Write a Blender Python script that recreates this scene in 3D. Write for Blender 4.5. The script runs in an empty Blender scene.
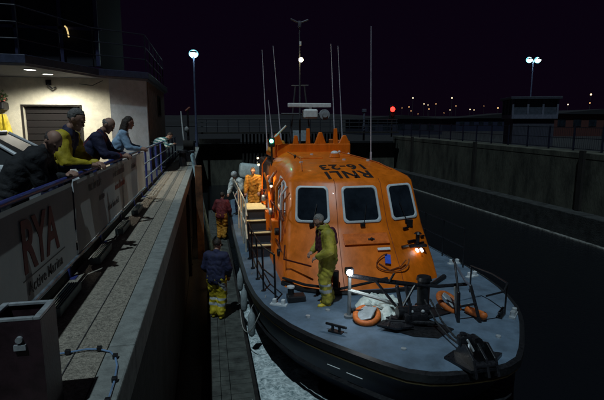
import bpy, bmesh, math, random
from mathutils import Vector, Matrix, noise
random.seed(7)
sc = bpy.context.scene
col = sc.collection
PI = math.pi
V = Vector
QZ, PZ, DZ, WZ, LZ = -1.7, -1.6, -3.35, -4.65, -4.2   # quay, promenade, boat deck, water, pontoon

# ------------------------------------------------------------------ materials
MATS = {}
def mat(name, c, rough=.6, metal=0., var=.15, scale=8., bump=0., bscale=40., emit=None, es=1., alpha=None, coat=0., c2=None, stretch=None):
    if name in MATS: return MATS[name]
    m = bpy.data.materials.new(name); m.use_nodes = True
    nt = m.node_tree; b = nt.nodes['Principled BSDF']
    b.inputs['Roughness'].default_value = rough; b.inputs['Metallic'].default_value = metal
    b.inputs['Coat Weight'].default_value = coat
    tc = nt.nodes.new('ShaderNodeTexCoord'); mp = nt.nodes.new('ShaderNodeMapping')
    nt.links.new(tc.outputs['Object'], mp.inputs['Vector'])
    if stretch: mp.inputs['Scale'].default_value = stretch
    n = nt.nodes.new('ShaderNodeTexNoise'); n.inputs['Scale'].default_value = scale; n.inputs['Detail'].default_value = 6; n.inputs['Roughness'].default_value = .65
    nt.links.new(mp.outputs[0], n.inputs['Vector'])
    r = nt.nodes.new('ShaderNodeValToRGB')
    lo = tuple(max(0, v*(1-var*2)) for v in c); hi = tuple(min(1, v*(1+var)) for v in c)
    if c2: lo = c2
    r.color_ramp.elements[0].color = (*lo, 1); r.color_ramp.elements[1].color = (*hi, 1)
    r.color_ramp.elements[0].position = .32; r.color_ramp.elements[1].position = .62
    nt.links.new(n.outputs['Fac'], r.inputs['Fac']); nt.links.new(r.outputs['Color'], b.inputs['Base Color'])
    rr = nt.nodes.new('ShaderNodeMapRange'); rr.inputs['To Min'].default_value = max(0, rough-.12); rr.inputs['To Max'].default_value = min(1, rough+.12)
    nt.links.new(n.outputs['Fac'], rr.inputs['Value']); nt.links.new(rr.outputs[0], b.inputs['Roughness'])
    if bump:
        n2 = nt.nodes.new('ShaderNodeTexNoise'); n2.inputs['Scale'].default_value = bscale; n2.inputs['Detail'].default_value = 5
        nt.links.new(mp.outputs[0], n2.inputs['Vector'])
        bp = nt.nodes.new('ShaderNodeBump'); bp.inputs['Strength'].default_value = bump; bp.inputs['Distance'].default_value = .02
        nt.links.new(n2.outputs['Fac'], bp.inputs['Height']); nt.links.new(bp.outputs[0], b.inputs['Normal'])
    if emit:
        b.inputs['Emission Color'].default_value = (*emit, 1); b.inputs['Emission Strength'].default_value = es
    MATS[name] = m
    return m

orange = mat('orange_paint', (.80, .17, .006), .40, var=.13, scale=4.5, bump=.05, bscale=14, coat=.1, stretch=(1, 1, .3))
orange_dk = mat('orange_gear', (.55, .13, .02), .6, var=.2, scale=20)
deckm = mat('grey_blue_deck', (.105, .155, .215), .75, var=.2, scale=2.2, bump=.25, bscale=160)
black = mat('black_rubber', (.012, .012, .014), .45, var=.3, scale=20, bump=.1)
blackm = mat('black_metal', (.015, .015, .018), .3, var=.3, scale=30, bump=.05)
navy = mat('navy_hull', (.008, .011, .03), .6, var=.3, scale=2)
white = mat('white_paint', (.72, .74, .74), .45, var=.08, scale=12)
whitem = mat('white_frame', (.62, .66, .68), .4, var=.06, scale=12)
steel = mat('galvanised_steel', (.45, .48, .5), .4, .35, var=.2, scale=14, bump=.05)
glass = mat('dark_glass', (.012, .017, .024), .1, var=.3, scale=2)
cream = mat('cream_stripe', (.6, .42, .16), .5)
concrete = mat('quay_concrete', (.32, .28, .225), .9, var=.3, scale=38, bump=1., bscale=80)
coping = mat('coping_concrete', (.23, .24, .225), .85, var=.16, scale=9, bump=.4, bscale=60)
wallm = mat('stained_wall_concrete', (.055, .056, .042), .95, var=.4, scale=1.6, bump=.8, bscale=14, stretch=(1, 1, .35))
wallc = mat('weed_dark_wall', (.022, .024, .024), .95, var=.4, scale=3, bump=.8, bscale=20)
timber = mat('dark_timber', (.014, .011, .009), .9, var=.4, scale=6, bump=.5, stretch=(1, 1, .2))
rope_m = mat('pale_rope', (.34, .33, .3), .9, var=.3, scale=60)
ropeb = mat('black_rope', (.02, .02, .022), .85, var=.3, scale=60)
bluep = mat('blue_rail_paint', (.035, .045, .2), .4, var=.25, scale=14)
paleblue = mat('pale_blue_paint', (.14, .26, .34), .6, var=.25, scale=9)
render_w = mat('cream_render', (.56, .53, .43), .9, var=.08, scale=5, bump=.4, bscale=50)
render_b = mat('cool_light_render', (.48, .52, .56), .9, var=.08, scale=5, bump=.4, bscale=50)  # front wall's render again, tinted for the cooler light on the corner
brown_w = mat('brown_boarding', (.2, .13, .09), .85, var=.25, scale=6, bump=.3)
fasc = mat('slate_blue_fascia', (.035, .045, .09), .5, var=.2)
soff = mat('soffit_board', (.16, .17, .2), .7, var=.1)
doorm = mat('dark_brown_door', (.003, .0015, .002), .95, var=.3, scale=3)
skin = mat('skin', (.36, .2, .145), .6, var=.1, scale=14)
bannerm = mat('grey_banner_cloth', (.27, .26, .25), .8, var=.14, scale=2.4, bump=.35, bscale=5)
_nt = bannerm.node_tree; _pb = _nt.nodes['Principled BSDF']; _out = [n for n in _nt.nodes if n.type == 'OUTPUT_MATERIAL'][0]
_tr = _nt.nodes.new('ShaderNodeBsdfTranslucent'); _tr.inputs['Color'].default_value = (.62, .6, .56, 1); _ms = _nt.nodes.new('ShaderNodeMixShader'); _ms.inputs[0].default_value = .33
_nt.links.new(_pb.outputs[0], _ms.inputs[1]); _nt.links.new(_tr.outputs[0], _ms.inputs[2]); _nt.links.new(_ms.outputs[0], _out.inputs['Surface'])
asphalt = mat('asphalt', (.008, .008, .010), .9, var=.3, scale=20, bump=.6)

# ------------------------------------------------------------------ mesh builder
class MB:
    def __init__(s): s.bm = bmesh.new()
    def box(s, x0, x1, y0, y1, z0, z1, M=None, bev=0):
        r = bmesh.ops.create_cube(s.bm, size=1)['verts']
        for v in r:
            v.co = V(((x0+x1)/2+v.co.x*(x1-x0), (y0+y1)/2+v.co.y*(y1-y0), (z0+z1)/2+v.co.z*(z1-z0)))
        if bev:
            es = list({e for v in r for e in v.link_edges})
            q = bmesh.ops.bevel(s.bm, geom=es, offset=bev, segments=2, affect='EDGES', profile=.5)
            r = list({v for f in q['faces'] for v in f.verts} | {v for v in r if v.is_valid})
        if M: 
            for v in r: v.co = M @ v.co
        return s
    def cyl(s, a, b, r1, r2=None, n=12, cap=True):
        a, b = V(a), V(b); r2 = r1 if r2 is None else r2
        d = b-a; L = d.length
        if L < 1e-6: return s
        q = V((0, 0, 1)).rotation_difference(d.normalized()).to_matrix().to_4x4()
        bmesh.ops.create_cone(s.bm, cap_ends=cap, segments=n, radius1=r1, radius2=max(r2, 1e-4), depth=L, matrix=Matrix.Translation((a+b)/2) @ q)
        return s
    def sph(s, c, r, sc_=(1, 1, 1), n=14, rot=None):
        M = Matrix.Translation(V(c))
        if rot: M = M @ rot.to_4x4()
        M = M @ Matrix.Diagonal((r*sc_[0], r*sc_[1], r*sc_[2], 1))
        bmesh.ops.create_uvsphere(s.bm, u_segments=n, v_segments=max(6, n*2//3), radius=1, matrix=M); return s
    def cap(s, a, b, r1, r2=None, n=12):
        r2 = r1 if r2 is None else r2
        s.cyl(a, b, r1, r2, n); s.sph(a, r1, n=n); s.sph(b, r2, n=n); return s
    def tube(s, pts, r, n=8, closed=False):
        pts = [V(p) for p in pts]; N = len(pts); rings = []
        up = None
        for i, p in enumerate(pts):
            if closed: t = (pts[(i+1) % N]-pts[i-1])
            else: t = pts[min(i+1, N-1)]-pts[max(i-1, 0)]
            t.normalize()
            if up is None: up = V((0, 0, 1)) if abs(t.z) < .9 else V((1, 0, 0))
            a = t.cross(up); 
            if a.length < 1e-4: a = t.orthogonal()
            a.normalize(); up = a.cross(t).normalized()
            rings.append([s.bm.verts.new(p+r*(math.cos(2*PI*k/n)*a+math.sin(2*PI*k/n)*up)) for k in range(n)])
        m = N if closed else N-1
        for i in range(m):
            A, B = rings[i], rings[(i+1) % N]
            for k in range(n): s.bm.faces.new((A[k], A[(k+1) % n], B[(k+1) % n], B[k]))
        if not closed:
            s.bm.faces.new(rings[0][::-1]); s.bm.faces.new(rings[-1])
        return s
    def prism(s, poly, z0, z1, M=None):
        a = [s.bm.verts.new(V((p[0], p[1], z0))) for p in poly]; b = [s.bm.verts.new(V((p[0], p[1], z1))) for p in poly]
        if M:
            for v in a+b: v.co = M @ v.co
        n = len(poly)
        s.bm.faces.new(a[::-1]); s.bm.faces.new(b)
        for i in range(n): s.bm.faces.new((a[i], a[(i+1) % n], b[(i+1) % n], b[i]))
        return s
    def loft(s, rings, cap0=True, cap1=True, closed=True):
        R = [[s.bm.verts.new(V(p)) for p in r] for r in rings]; n = len(R[0])
        for A, B in zip(R, R[1:]):
            for k in range(n if closed else n-1): s.bm.faces.new((A[k], A[(k+1) % n], B[(k+1) % n], B[k]))
        if cap0: s.bm.faces.new(R[0][::-1])
        if cap1: s.bm.faces.new(R[-1])
        return s
    def build(s, name, m, parent=None, origin=None, smooth=False, bev=0):
        bmesh.ops.recalc_face_normals(s.bm, faces=s.bm.faces)
        o_ = V(ORG.get(parent.name, (0, 0, 0))) if parent else V(origin or (0, 0, 0))
        for v in s.bm.verts: v.co -= o_
        me = bpy.data.meshes.new(name); s.bm.to_mesh(me); s.bm.free()
        for mm in (m if isinstance(m, (list, tuple)) else [m]): me.materials.append(mm)
        if smooth:
            for p in me.polygons: p.use_smooth = True
            try: me.set_sharp_from_angle(angle=math.radians(38))
            except Exception: pass
        o = bpy.data.objects.new(name, me); col.objects.link(o)
        if parent:
            o.parent = parent; ORG[o.name] = tuple(o_)
        else: o.location = o_; ORG[o.name] = tuple(o_)
        if bev:
            md = o.modifiers.new('edge', 'BEVEL'); md.width = bev; md.segments = 2; md.limit_method = 'ANGLE'
        return o
ORG = {}
def tag(o, label=None, cat=None, group=None, kind=None):
    if label: o['label'] = label
    if cat: o['category'] = cat
    if group: o['group'] = group
    if kind: o['kind'] = kind
    return o
def thing(name, loc, label, cat, group=None, local=False, rz=0):
    o = bpy.data.objects.new(name, None); col.objects.link(o); o.location = loc; o.rotation_euler = (0, 0, rz)
    o.empty_display_size = .2
    ORG[o.name] = (0, 0, 0) if local else tuple(loc)
    return tag(o, label, cat, group)
def copy_tree(o, parent=None):
    c = o.copy(); col.objects.link(c)
    if parent: c.parent = parent
    for ch in list(o.children): copy_tree(ch, c)
    return c
def text_mesh(s, txt, size, thick=.004, bold=.0):
    cu = bpy.data.curves.new('t', 'FONT'); cu.body = txt; cu.size = size; cu.extrude = thick; cu.space_character = 1.12; cu.offset = bold
    cu.align_x = 'CENTER'; cu.align_y = 'CENTER'
    o = bpy.data.objects.new('t', cu); col.objects.link(o)
    dg = bpy.context.evaluated_depsgraph_get(); me = bpy.data.meshes.new_from_object(o.evaluated_get(dg))
    col.objects.unlink(o); bpy.data.objects.remove(o); bpy.data.curves.remove(cu)
    return me
def text_into(mb, txt, size, M, thick=.004, bold=0.):
    me = text_mesh(mb, txt, size, thick, bold); me.transform(M); mb.bm.from_mesh(me); bpy.data.meshes.remove(me)
def lamp(name, loc, energy, c, parent=None, r=.05, spot=None, rot=None):
    l = bpy.data.lights.new(name, 'SPOT' if spot else 'POINT'); l.energy = energy; l.color = c; l.shadow_soft_size = r
    if spot: l.spot_size = math.radians(spot); l.spot_blend = .5
    o = bpy.data.objects.new(name, l); col.objects.link(o)
    o.location = V(loc) - (V(ORG.get(parent.name, (0, 0, 0))) if parent else V((0, 0, 0)))
    if rot: o.rotation_euler = rot
    if parent: o.parent = parent
    return o
def emis(name, c, s): return mat(name, c, .5, var=0, emit=c, es=s)

# ------------------------------------------------------------------ setting
# water with a churned, foamy strip between pontoon and hull
def water_mat():
    m = bpy.data.materials.new('lock_water'); m.use_nodes = True; nt = m.node_tree; b = nt.nodes['Principled BSDF']
    L = nt.links.new; N = nt.nodes.new
    tc = N('ShaderNodeTexCoord')
    b.inputs['Roughness'].default_value = .12
    b.inputs['IOR'].default_value = 1.33
    n = N('ShaderNodeTexNoise'); n.inputs['Scale'].default_value = 1.6; n.inputs['Detail'].default_value = 8; L(tc.outputs['Object'], n.inputs['Vector'])
    n3 = N('ShaderNodeTexNoise'); n3.inputs['Scale'].default_value = 11; n3.inputs['Detail'].default_value = 6; L(tc.outputs['Object'], n3.inputs['Vector'])
    bp = N('ShaderNodeBump'); bp.inputs['Strength'].default_value = .35; bp.inputs['Distance'].default_value = .06
    L(n3.outputs['Fac'], bp.inputs['Height']); L(bp.outputs[0], b.inputs['Normal'])
    b.inputs['Base Color'].default_value = (.006, .007, .009, 1)
    m['x'] = 1
    return m
def foam_mat():
    m = bpy.data.materials.new('foam'); m.use_nodes = True; nt = m.node_tree; b = nt.nodes['Principled BSDF']
    L = nt.links.new; N = nt.nodes.new
    tc = N('ShaderNodeTexCoord'); b.inputs['Roughness'].default_value = .7
    w = N('ShaderNodeTexNoise'); w.inputs['Scale'].default_value = 1.6; w.inputs['Detail'].default_value = 3; L(tc.outputs['Object'], w.inputs['Vector'])
    ad = N('ShaderNodeMixRGB'); ad.blend_type = 'ADD'; ad.inputs[0].default_value = .55; L(tc.outputs['Object'], ad.inputs[1]); L(w.outputs['Color'], ad.inputs[2])
    v = N('ShaderNodeTexVoronoi'); v.inputs['Scale'].default_value = 11; v.feature = 'DISTANCE_TO_EDGE'; L(ad.outputs[0], v.inputs['Vector'])
    n = N('ShaderNodeTexNoise'); n.inputs['Scale'].default_value = 9; n.inputs['Detail'].default_value = 12; n.inputs['Roughness'].default_value = .75; L(ad.outputs[0], n.inputs['Vector'])
    mr = N('ShaderNodeMapRange'); mr.inputs['From Max'].default_value = .22; L(v.outputs['Distance'], mr.inputs['Value'])
    mx = N('ShaderNodeMath'); mx.operation = 'MULTIPLY_ADD'; mx.inputs[1].default_value = -.10; L(mr.outputs[0], mx.inputs[0]); L(n.outputs['Fac'], mx.inputs[2])
    r = N('ShaderNodeValToRGB'); r.color_ramp.elements[0].position = .3; r.color_ramp.elements[1].position = .56
    r.color_ramp.elements[0].color = (.13, .19, .2, 1); r.color_ramp.elements[1].color = (.72, .8, .8, 1)
    L(mx.outputs[0], r.inputs[0]); L(r.outputs[0], b.inputs['Base Color'])
    bp = N('ShaderNodeBump'); bp.inputs['Strength'].default_value = .5; bp.inputs['Distance'].default_value = .04; L(mx.outputs[0], bp.inputs['Height']); L(bp.outputs[0], b.inputs['Normal'])
    return m
w = MB(); bmesh.ops.create_grid(w.bm, x_segments=2, y_segments=2, size=1)
for v in w.bm.verts: v.co = V((7+v.co.x*9.5, 28+v.co.y*46, WZ))
tag(w.build('water', water_mat()), kind='structure')
f = MB()
nx, ny = 60, 300
g = [[None]*(nx+1) for _ in range(ny+1)]
for j in range(ny+1):
    y = -1+j*14.5/ny
    for i in range(nx+1):
        u = i/nx; x1 = 2.3-.05*y + .25*noise.noise(V((0, y*1.3, 3)))
        x = .45+(x1-.45)*u
        z = WZ+.012+.05*(noise.noise(V((x*3, y*3, 0)))+.5*noise.noise(V((x*8, y*8, 4))))+.03
        if u > .97 or j in (0, ny): z = WZ-.03
        g[j][i] = f.bm.verts.new((x, y, z))
for j in range(ny):
    for i in range(nx): f.bm.faces.new((g[j][i], g[j][i+1], g[j+1][i+1], g[j+1][i]))
tag(f.build('churned_foam', foam_mat(), smooth=True), 'pale churned foam on the water between pontoon and hull', 'foam', kind='stuff')
# lock bed, ground beyond
b = MB()
b.box(-2000, -.95, -200, 3000, -9, QZ-.12)
b.box(-.95, 16.5, 37.2, 3000, -9, -1.4)
b.box(16.5, 2500, -200, 3000, -9, -1.5)
tag(b.build('ground', asphalt), kind='structure')
b = MB(); b.box(-.95, 16.5, -20, 37.2, -9, -8)
tag(b.build('lock_bed', wallc), kind='structure')
# left quay: promenade, aggregate walk, coping, wall
b = MB(); b.box(-40, -1.56, -20, 36, QZ-.1, PZ)
tag(b.build('promenade', mat('promenade_paving', (.03, .03, .03), .9, var=.3, scale=12, bump=.5)), kind='structure')
b = MB(); b.box(-1.555, -.805, -20, 36, QZ-.1, QZ)
tag(b.build('walkway', concrete), kind='structure')
b = MB()
y = -6.
while y < 36:
    L = 2.4; b.box(-.80, -.6+random.uniform(-.004, .004), y, y+L-.012, QZ-.28, QZ+.004+random.uniform(0, .004), bev=.015); y += L
tag(b.build('quay_coping', coping), kind='structure')
b = MB(); b.box(-.955, -.64, -20, 36, -8.5, QZ-.285)
tag(b.build('quay_wall', wallc, origin=(-.8, 8, -8.5)), 'near dark lock wall dropping from the left walkway to the water', 'wall')
b = MB(); b.box(-.638, -.07, -6, 30, -4.9, -4.32, bev=.02); tag(b.build('gap_filler', timber, origin=(-.35, 8, -4.9)), 'black filler strip added to darken the gap between quay wall and pontoon', 'filler')  # added strip that hides the street lamp's reflection in this water
for k, yy in enumerate((13.2, 17.6, 21, 24.5)):
    b = MB(); b.box(-.637, -.54, yy, yy+.28, -6, -1.95, bev=.02)
    for zz in (-2.4, -3.2, -4.0): b.cyl((-.55, yy+.14, zz), (-.525, yy+.14, zz), .03)
    tag(b.build('timber_fender', timber, origin=(-.54, yy+.14, -6)), 'black upright timber fender bolted to the left lock wall', 'fender post', 'timber fenders down the left lock wall')
# right lock wall: upper face, lower step, coping
w_ = MB()
w_.box(15.3, 16.5, -10, 37, -8.5, -1.36)
rw = w_.build('lock_wall', wallm, origin=(15.5, 15, -8.5)); tag(rw, 'tall pale stained concrete lock wall along the right side', 'wall')
b = MB(); b.box(15.29, 16.6, -10, 37, -1.355, -1.1, bev=.02); b.build('wall_coping', wallm, rw)
b = MB(); b.box(14.55, 15.29, -10, 37, -8.5, -3.62, bev=.03); b.build('lower_step', wallc, rw)
b = MB(); b.box(14.35, 14.546, -10, 37, -8.5, WZ+.06, bev=.02)
b.build('water_ledge', mat('scum_ledge', (.14, .14, .13), .9, var=.5, scale=7, bump=.6), rw)
for k, yy in enumerate((12.3, 16.5, 24.5, 33)):
    b = MB(); b.box(15.16, 15.29, yy, yy+.26, -3.61, -1.0, bev=.015)
    tag(b.build('wall_pile', timber, origin=(15.2, yy+.15, -3.6)), 'dark upright timber pile against the right lock wall', 'pile', 'timber piles along the right lock wall')

def slope_top(names):
    for o in list(col.objects):
        if o.type == 'MESH' and o.name.split('.')[0] in names:
            oz = V(ORG.get(o.name, (0, 0, 0)))
            for v in o.data.vertices:
                w = v.co+oz
                if w.x > 14 and w.z > -2: v.co.z += (w.y-26)/110
slope_top(('lock_wall', 'wall_coping', 'wall_pile'))
# ------------------------------------------------------------------ far lock gate
gt = thing('lock_gate', (7, 36, WZ), 'dark lock gate with vertical slats and walkway at the far end', 'lock gate')
b = MB(); b.box(-.9, 15, 36, 36.25, -8, -1.5); b.build('gate_face', wallm, gt)
b = MB()
for i in range(18): x = 2.6+i*.28; b.box(x, x+.13, 35.8, 35.99, -6, -.75)
for i in range(14): x = 7.0+i*.26; b.box(x, x+.11, 35.8, 35.99, -6, -.75)
b.build('slat_panel', timber, gt)
b = MB(); b.box(-.6, 2.45, 35.6, 35.99, -1.45, -1.1, bev=.02)
b.build('capping_beam', mat('pale_beam', (.3, .3, .27), .8, var=.2), gt)
b = MB(); b.box(-.9, 15, 35.2, 36.4, -.72, -.6)
b.build('walkway_deck', timber, gt)
b = MB()
for i in range(21): x = -.8+i*.78; b.cyl((x, 35.25, -.6), (x, 35.25, .35), .03, n=8)
for z in (-.2, .12, .35): b.cyl((-.8, 35.25, z), (14.9, 35.25, z), .028, n=8)
b.build('handrail', mat('dark_rail', (.011, .012, .02), .6), gt)
b = MB(); b.box(6.4, 7.4, 35.0, 35.19, -1.3, -.5, bev=.02)
tag(b.build('white_cabinet', mat('cabinet_white', (.36, .42, .45), .6), origin=(6.9, 35.1, -1.3)), 'small pale square cabinet fixed before the far lock gate', 'cabinet')

# ------------------------------------------------------------------ left railing with banners
rl = thing('railing', (-1.5, 6, QZ), 'dark blue tubular railing running along the left quay walkway', 'railing')
XR = -1.5
b = MB(); b.tube([(XR, -2, -.585), (XR, 4, -.585), (XR, 9.6, -.585)], .028, 10); b.build('top_rail', bluep, rl, smooth=True)
b = MB(); b.tube([(XR, 9.62, -.585), (XR, 14.2, -.6)], .026, 10); b.build('top_rail', mat('rail_highlight', (.3, .36, .42), .4, var=.2), rl, smooth=True)  # paler section paints the highlight on the blue top rail
b = MB(); b.tube([(XR, 14.25, -.6), (XR, 24, -.62)], .026, 10); b.build('top_rail', bluep, rl, smooth=True)
b = MB(); b.tube([(XR+.03, -2, -1.47), (XR+.03, 11.3, -1.47)], .02, 8); b.build('bottom_rail', mat('worn_steel_rail', (.2, .25, .3), .4, .5, var=.3), rl, smooth=True)
b = MB()
for z in (-.95, -1.3): b.tube([(XR, 11.35, z), (XR, 24, z)], .016, 8)
b.build('middle_rails', mat('rail_wire', (.2, .22, .26), .4, .4), rl, smooth=True)
for yy in (-1, .6, 2.2, 3.8, 5.4, 7.0, 8.6, 10.2, 11.4, 12.5, 13.6, 15, 16.5, 18, 20, 22, 23.9):
    b = MB(); b.box(XR-.09, XR-.04, yy-.03, yy+.03, QZ-.02, -.6, bev=.006); b.box(XR-.13, XR+.02, yy-.06, yy+.06, QZ-.01, QZ+.012)
    b.build('post', bluep, rl)
for yy in (1.4, 3., 4.6, 6.2, 7.8, 9.4):
    b = MB()
    for k in range(6):
        x = XR+.06+k*.022; b.box(x, x+.01, yy-.35, yy+.35, QZ+.02, QZ+.1)
    for e in (-.36, .34): b.box(XR+.06, XR+.18, yy+e, yy+e+.02, QZ+.01, QZ+.09)
    b.build('foot_grating', mat('pale_grating', (.2, .25, .26), .5, .4), rl)
def banner(y0, y1, label, drawer):
    bb = MB(); n = 60; m_ = 10
    gg = []
    for i in range(n+1):
        yy = y0+(y1-y0)*i/n; row = []
        for j in range(m_+1):
            z = -1.43+.81*j/m_
            row.append(bb.bm.verts.new((XR+.045+.006*noise.noise(V((yy*1.3, z*2, 1)))*math.sin(PI*j/m_), yy, z)))
        gg.append(row)
    for i in range(n):
        for j in range(m_): bb.bm.faces.new((gg[i][j], gg[i+1][j], gg[i+1][j+1], gg[i][j+1]))
    t = thing('banner', (XR+.04, (y0+y1)/2, -1.43), label, 'banner')
    o = bb.build('cloth', bannerm, t, smooth=True)
    drawer(t)
def onban(yy, z, off=.056): # text local x-> +Y, local y-> +Z, normal +X
    return Matrix(((0, 0, 1, XR+off), (1, 0, 0, yy), (0, 1, 0, z), (0, 0, 0, 1)))
inkr = mat('dark_red_ink', (.12, .016, .022), .7, var=.3); inkb = mat('black_ink', (.07, .07, .08), .7); inkr2 = mat('red_ink', (.28, .05, .03), .7)
def d1(t):
    for ch, yy, m_ in (('R', 4.02, inkr), ('Y', 4.3, inkr), ('A', 4.6, inkr)):
        q = MB(); text_into(q, ch, .54, onban(yy, -.99) @ Matrix.Diagonal((.95, 1.1, 1, 1)), .003, .012); o = q.build('logo_letter', m_, t)
    q = MB(); q.box(XR+.053, XR+.056, 3.85, 4.95, -1.232, -1.222); q.build('rule_line', inkb, t)
    q = MB(); text_into(q, 'Active', .145, onban(4.15, -1.32), .003, .001); q.build('lettering', inkb, t); q = MB(); text_into(q, 'Marina', .145, onban(4.62, -1.32), .003, .001); q.build('lettering', inkb, t)
def d2(t):
    def word(mm, y0, z, n, h):
        yy = y0; mb = MB(); mb.box(XR+.0535, XR+.0545, y0, y0+.03, z, z+h*.5)
        for k in range(n):
            w_ = random.uniform(.035, .06)*h/.1
            if True:
                mb.box(XR+.053, XR+.056, yy, yy+w_*.3, z, z+h*random.choice((1, .65)))
                mb.box(XR+.053, XR+.056, yy+w_*.3, yy+w_*.9, z+random.choice((0, h*.5)), z+h*.16+random.choice((0, h*.4)))
                if random.random() < .6: mb.box(XR+.053, XR+.056, yy+w_*.75, yy+w_, z, z+h*.6)
            yy += w_*1.35
        mb.build('faded_word', mm, t)
    word(inkb, 6.1, -.82, 9, .13); word(inkb, 7.6, -.82, 13, .13); word(inkb, 6.6, -1.02, 5, .11); word(inkb, 7.1, -1.25, 14, .10); word(inkb, 9.4, -.85, 9, .09)
    word(inkr2, 7.7, -1.03, 12, .12)
banner(-1.5, 5.38, 'grey banner with large red and black letters nearest on the railing', d1)
banner(5.44, 11.3, 'long grey banner with faded dark and red lettering farther along railing', d2)

# ------------------------------------------------------------------ cabinet at bottom-left with steel channel rim
cb = thing('sluice_cabinet', (-1.12, 2.75, QZ), 'dark red open topped metal box with pale steel rim beside walkway', 'metal box')
dkred = mat('dark_maroon_metal', (.028, .012, .017), .5, var=.3, scale=5, bump=.1)
b = MB()
x0, x1, y0, y1, zt = -1.2, -.92, 2.62, 2.88, -1.05
b.box(x0, x1, y0, y0+.012, QZ, zt); b.box(x0, x1, y1-.012, y1, QZ, zt); b.box(x0, x0+.012, y0+.013, y1-.013, QZ, zt); b.box(x1-.012, x1, y0+.013, y1-.013, QZ, zt)
b.box(x0+.013, x1-.013, y0+.013, y1-.013, QZ, zt-.22); b.build('box_body', dkred, cb)
for (a0, a1, c0, c1) in ((x0, x0+.035, y0, y1), (x1-.035, x1, y0, y1), (x0+.036, x1-.036, y0, y0+.025), (x0+.036, x1-.036, y1-.025, y1)):
    b = MB(); b.box(a0, a1, c0, c1, zt+.002, zt+.02, bev=.003); b.build('rim_bar', steel, cb)
b = MB(); b.cyl((-1.03, y0-.02, zt-.1), (-1.03, y0, zt-.1), .018); b.box(-1.03-.03, -1.03+.03, y0-.016, y0-.001, zt-.16, zt-.13); b.build('latch', steel, cb)
# cable with clips
cl = thing('cable', (-.85, 3.4, QZ), 'pale blue cable with black clips curving over the quay edge', 'cable')
pts = [(-1.3, 3.5), (-1.07, 3.52), (-.95, 3.55), (-.85, 3.53), (-.76, 3.47), (-.71, 3.38), (-.675, 3.25), (-.655, 3.05), (-.65, 2.8), (-.65, 2.4), (-.66, 1.5)]
b = MB(); b.tube([(x, y, QZ+.018) for x, y in pts], .0075, 8); b.build('sheath', mat('pale_blue_sheath', (.16, .26, .42), .4), cl, smooth=True)
for i in (1, 3, 5, 7, 8):
    x, y = pts[i]; b = MB(); b.box(x-.018, x+.018, y-.018, y+.018, QZ+.008, QZ+.042, bev=.004); b.build('clip', black, cl)
b = MB(); b.tube([(-1.03, 2.0, QZ+.008), (-1.02, 6, QZ+.008), (-1.0, 12, QZ+.008), (-.98, 24, QZ+.008)], .003, 6)
tag(b.build('thin_line', mat('thin_line', (.03, .035, .05), .6), origin=(-1, 10, QZ)), 'thin dark wire lying straight along the walkway', 'wire')

# ------------------------------------------------------------------ boathouse building at left
bd = thing('quayside_building', (-7, 18, PZ), 'cream rendered quayside building with flat canopy and dark upper storey', 'building')
ZT = 1.43
b = MB()
# walls (front with door opening)
FY = 16.2
b.box(-14, -5.6, FY, FY+.25, PZ, ZT); b.box(-5.6, -3.95, FY, FY+.25, .55, ZT); b.box(-3.95, -3.03, FY, FY+.25, PZ, ZT)
b.build('front_wall', render_w, bd)
b = MB(); b.prism([(-3.03, FY), (-1.98, 16.9), (-1.98, 17.15), (-3.03, FY+.25)], PZ, ZT); b.build('corner_wall', render_b, bd)
b = MB(); b.box(-2.2, -1.95, 17.16, 20.2, PZ, ZT); b.box(-2.2, -1.95, 20.2, 21.4, PZ, .35); b.box(-2.2, -1.95, 20.2, 21.4, 1.1, ZT); b.box(-2.2, -1.95, 21.4, 23.4, PZ, ZT); b.box(-14, -2.2, 23.15, 23.4, PZ, ZT)
b.build('side_wall', brown_w, bd)
win = MB(); win.box(-2.1, -2.05, 20.2, 21.4, .35, 1.1); wo = win.build('window', glass, bd)
b = MB(); b.box(-2.02, -1.93, 20.15, 20.22, .3, 1.15); b.box(-2.02, -1.93, 21.38, 21.45, .3, 1.15); b.box(-2.02, -1.93, 20.23, 21.37, .3, .36); b.box(-2.02, -1.93, 20.23, 21.37, 1.09, 1.15); b.build('frame', timber, wo)
b = MB()
for i in range(10): b.box(-5.58, -3.97, FY+.14, FY+.18, PZ+.215*i, PZ+.215*i+.2, bev=.01)
b.build('roller_door', doorm, bd)
b = MB(); b.box(-5.66, -5.601, FY-.02, FY-.002, PZ, .6); b.box(-3.949, -3.89, FY-.02, FY-.002, PZ, .6); b.box(-5.6, -3.95, FY-.02, FY-.002, .551, .6); b.build('door_frame', timber, bd)
b = MB(); b.prism([(-14, 12.4), (-4.4, 13.1), (-3.3, 15.9), (-1.9, 16.8), (-1.86, 23.6), (-14, 23.6)], ZT+.002, ZT+.06); cp = b.build('canopy_soffit', soff, bd)
b = MB(); b.prism([(-14, 12.35), (-4.36, 13.05), (-3.24, 15.84), (-1.86, 16.74), (-1.8, 23.7), (-14, 23.7)], ZT+.062, ZT+.27); b.build('fascia', fasc, bd, bev=.01)
b = MB(); b.box(-13, -3.6, 18.0, 18.1, 2.0, 6.5); b.box(-3.7, -3.6, 18.1, 23, 2.0, 6.5)
b.build('upper_glazing', mat('upper_dark_glass', (.004, .005, .012), .9, var=.4, scale=1), bd)
b = MB()
for x in (-12.5, -10.4, -8.3, -6.2, -4.8, -3.65): b.box(x-.06, x+.06, 17.9, 17.99, 2, 6.5)
for z in (3.2, 4.6): b.box(-13, -3.5, 17.9, 17.99, z, z+.09)
b.build('mullions', mat('dark_blue_mullion', (.02, .022, .07), .5), bd)
b = MB(); b.box(-14, -2.9, 16.3, 24, 6.5, 6.9); b.build('roof', fasc, bd)
rg = MB()
RP = [(-13, 12.8), (-4.6, 13.4), (-3.4, 16.0), (-1.95, 16.9), (-1.95, 23.3)]
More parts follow.
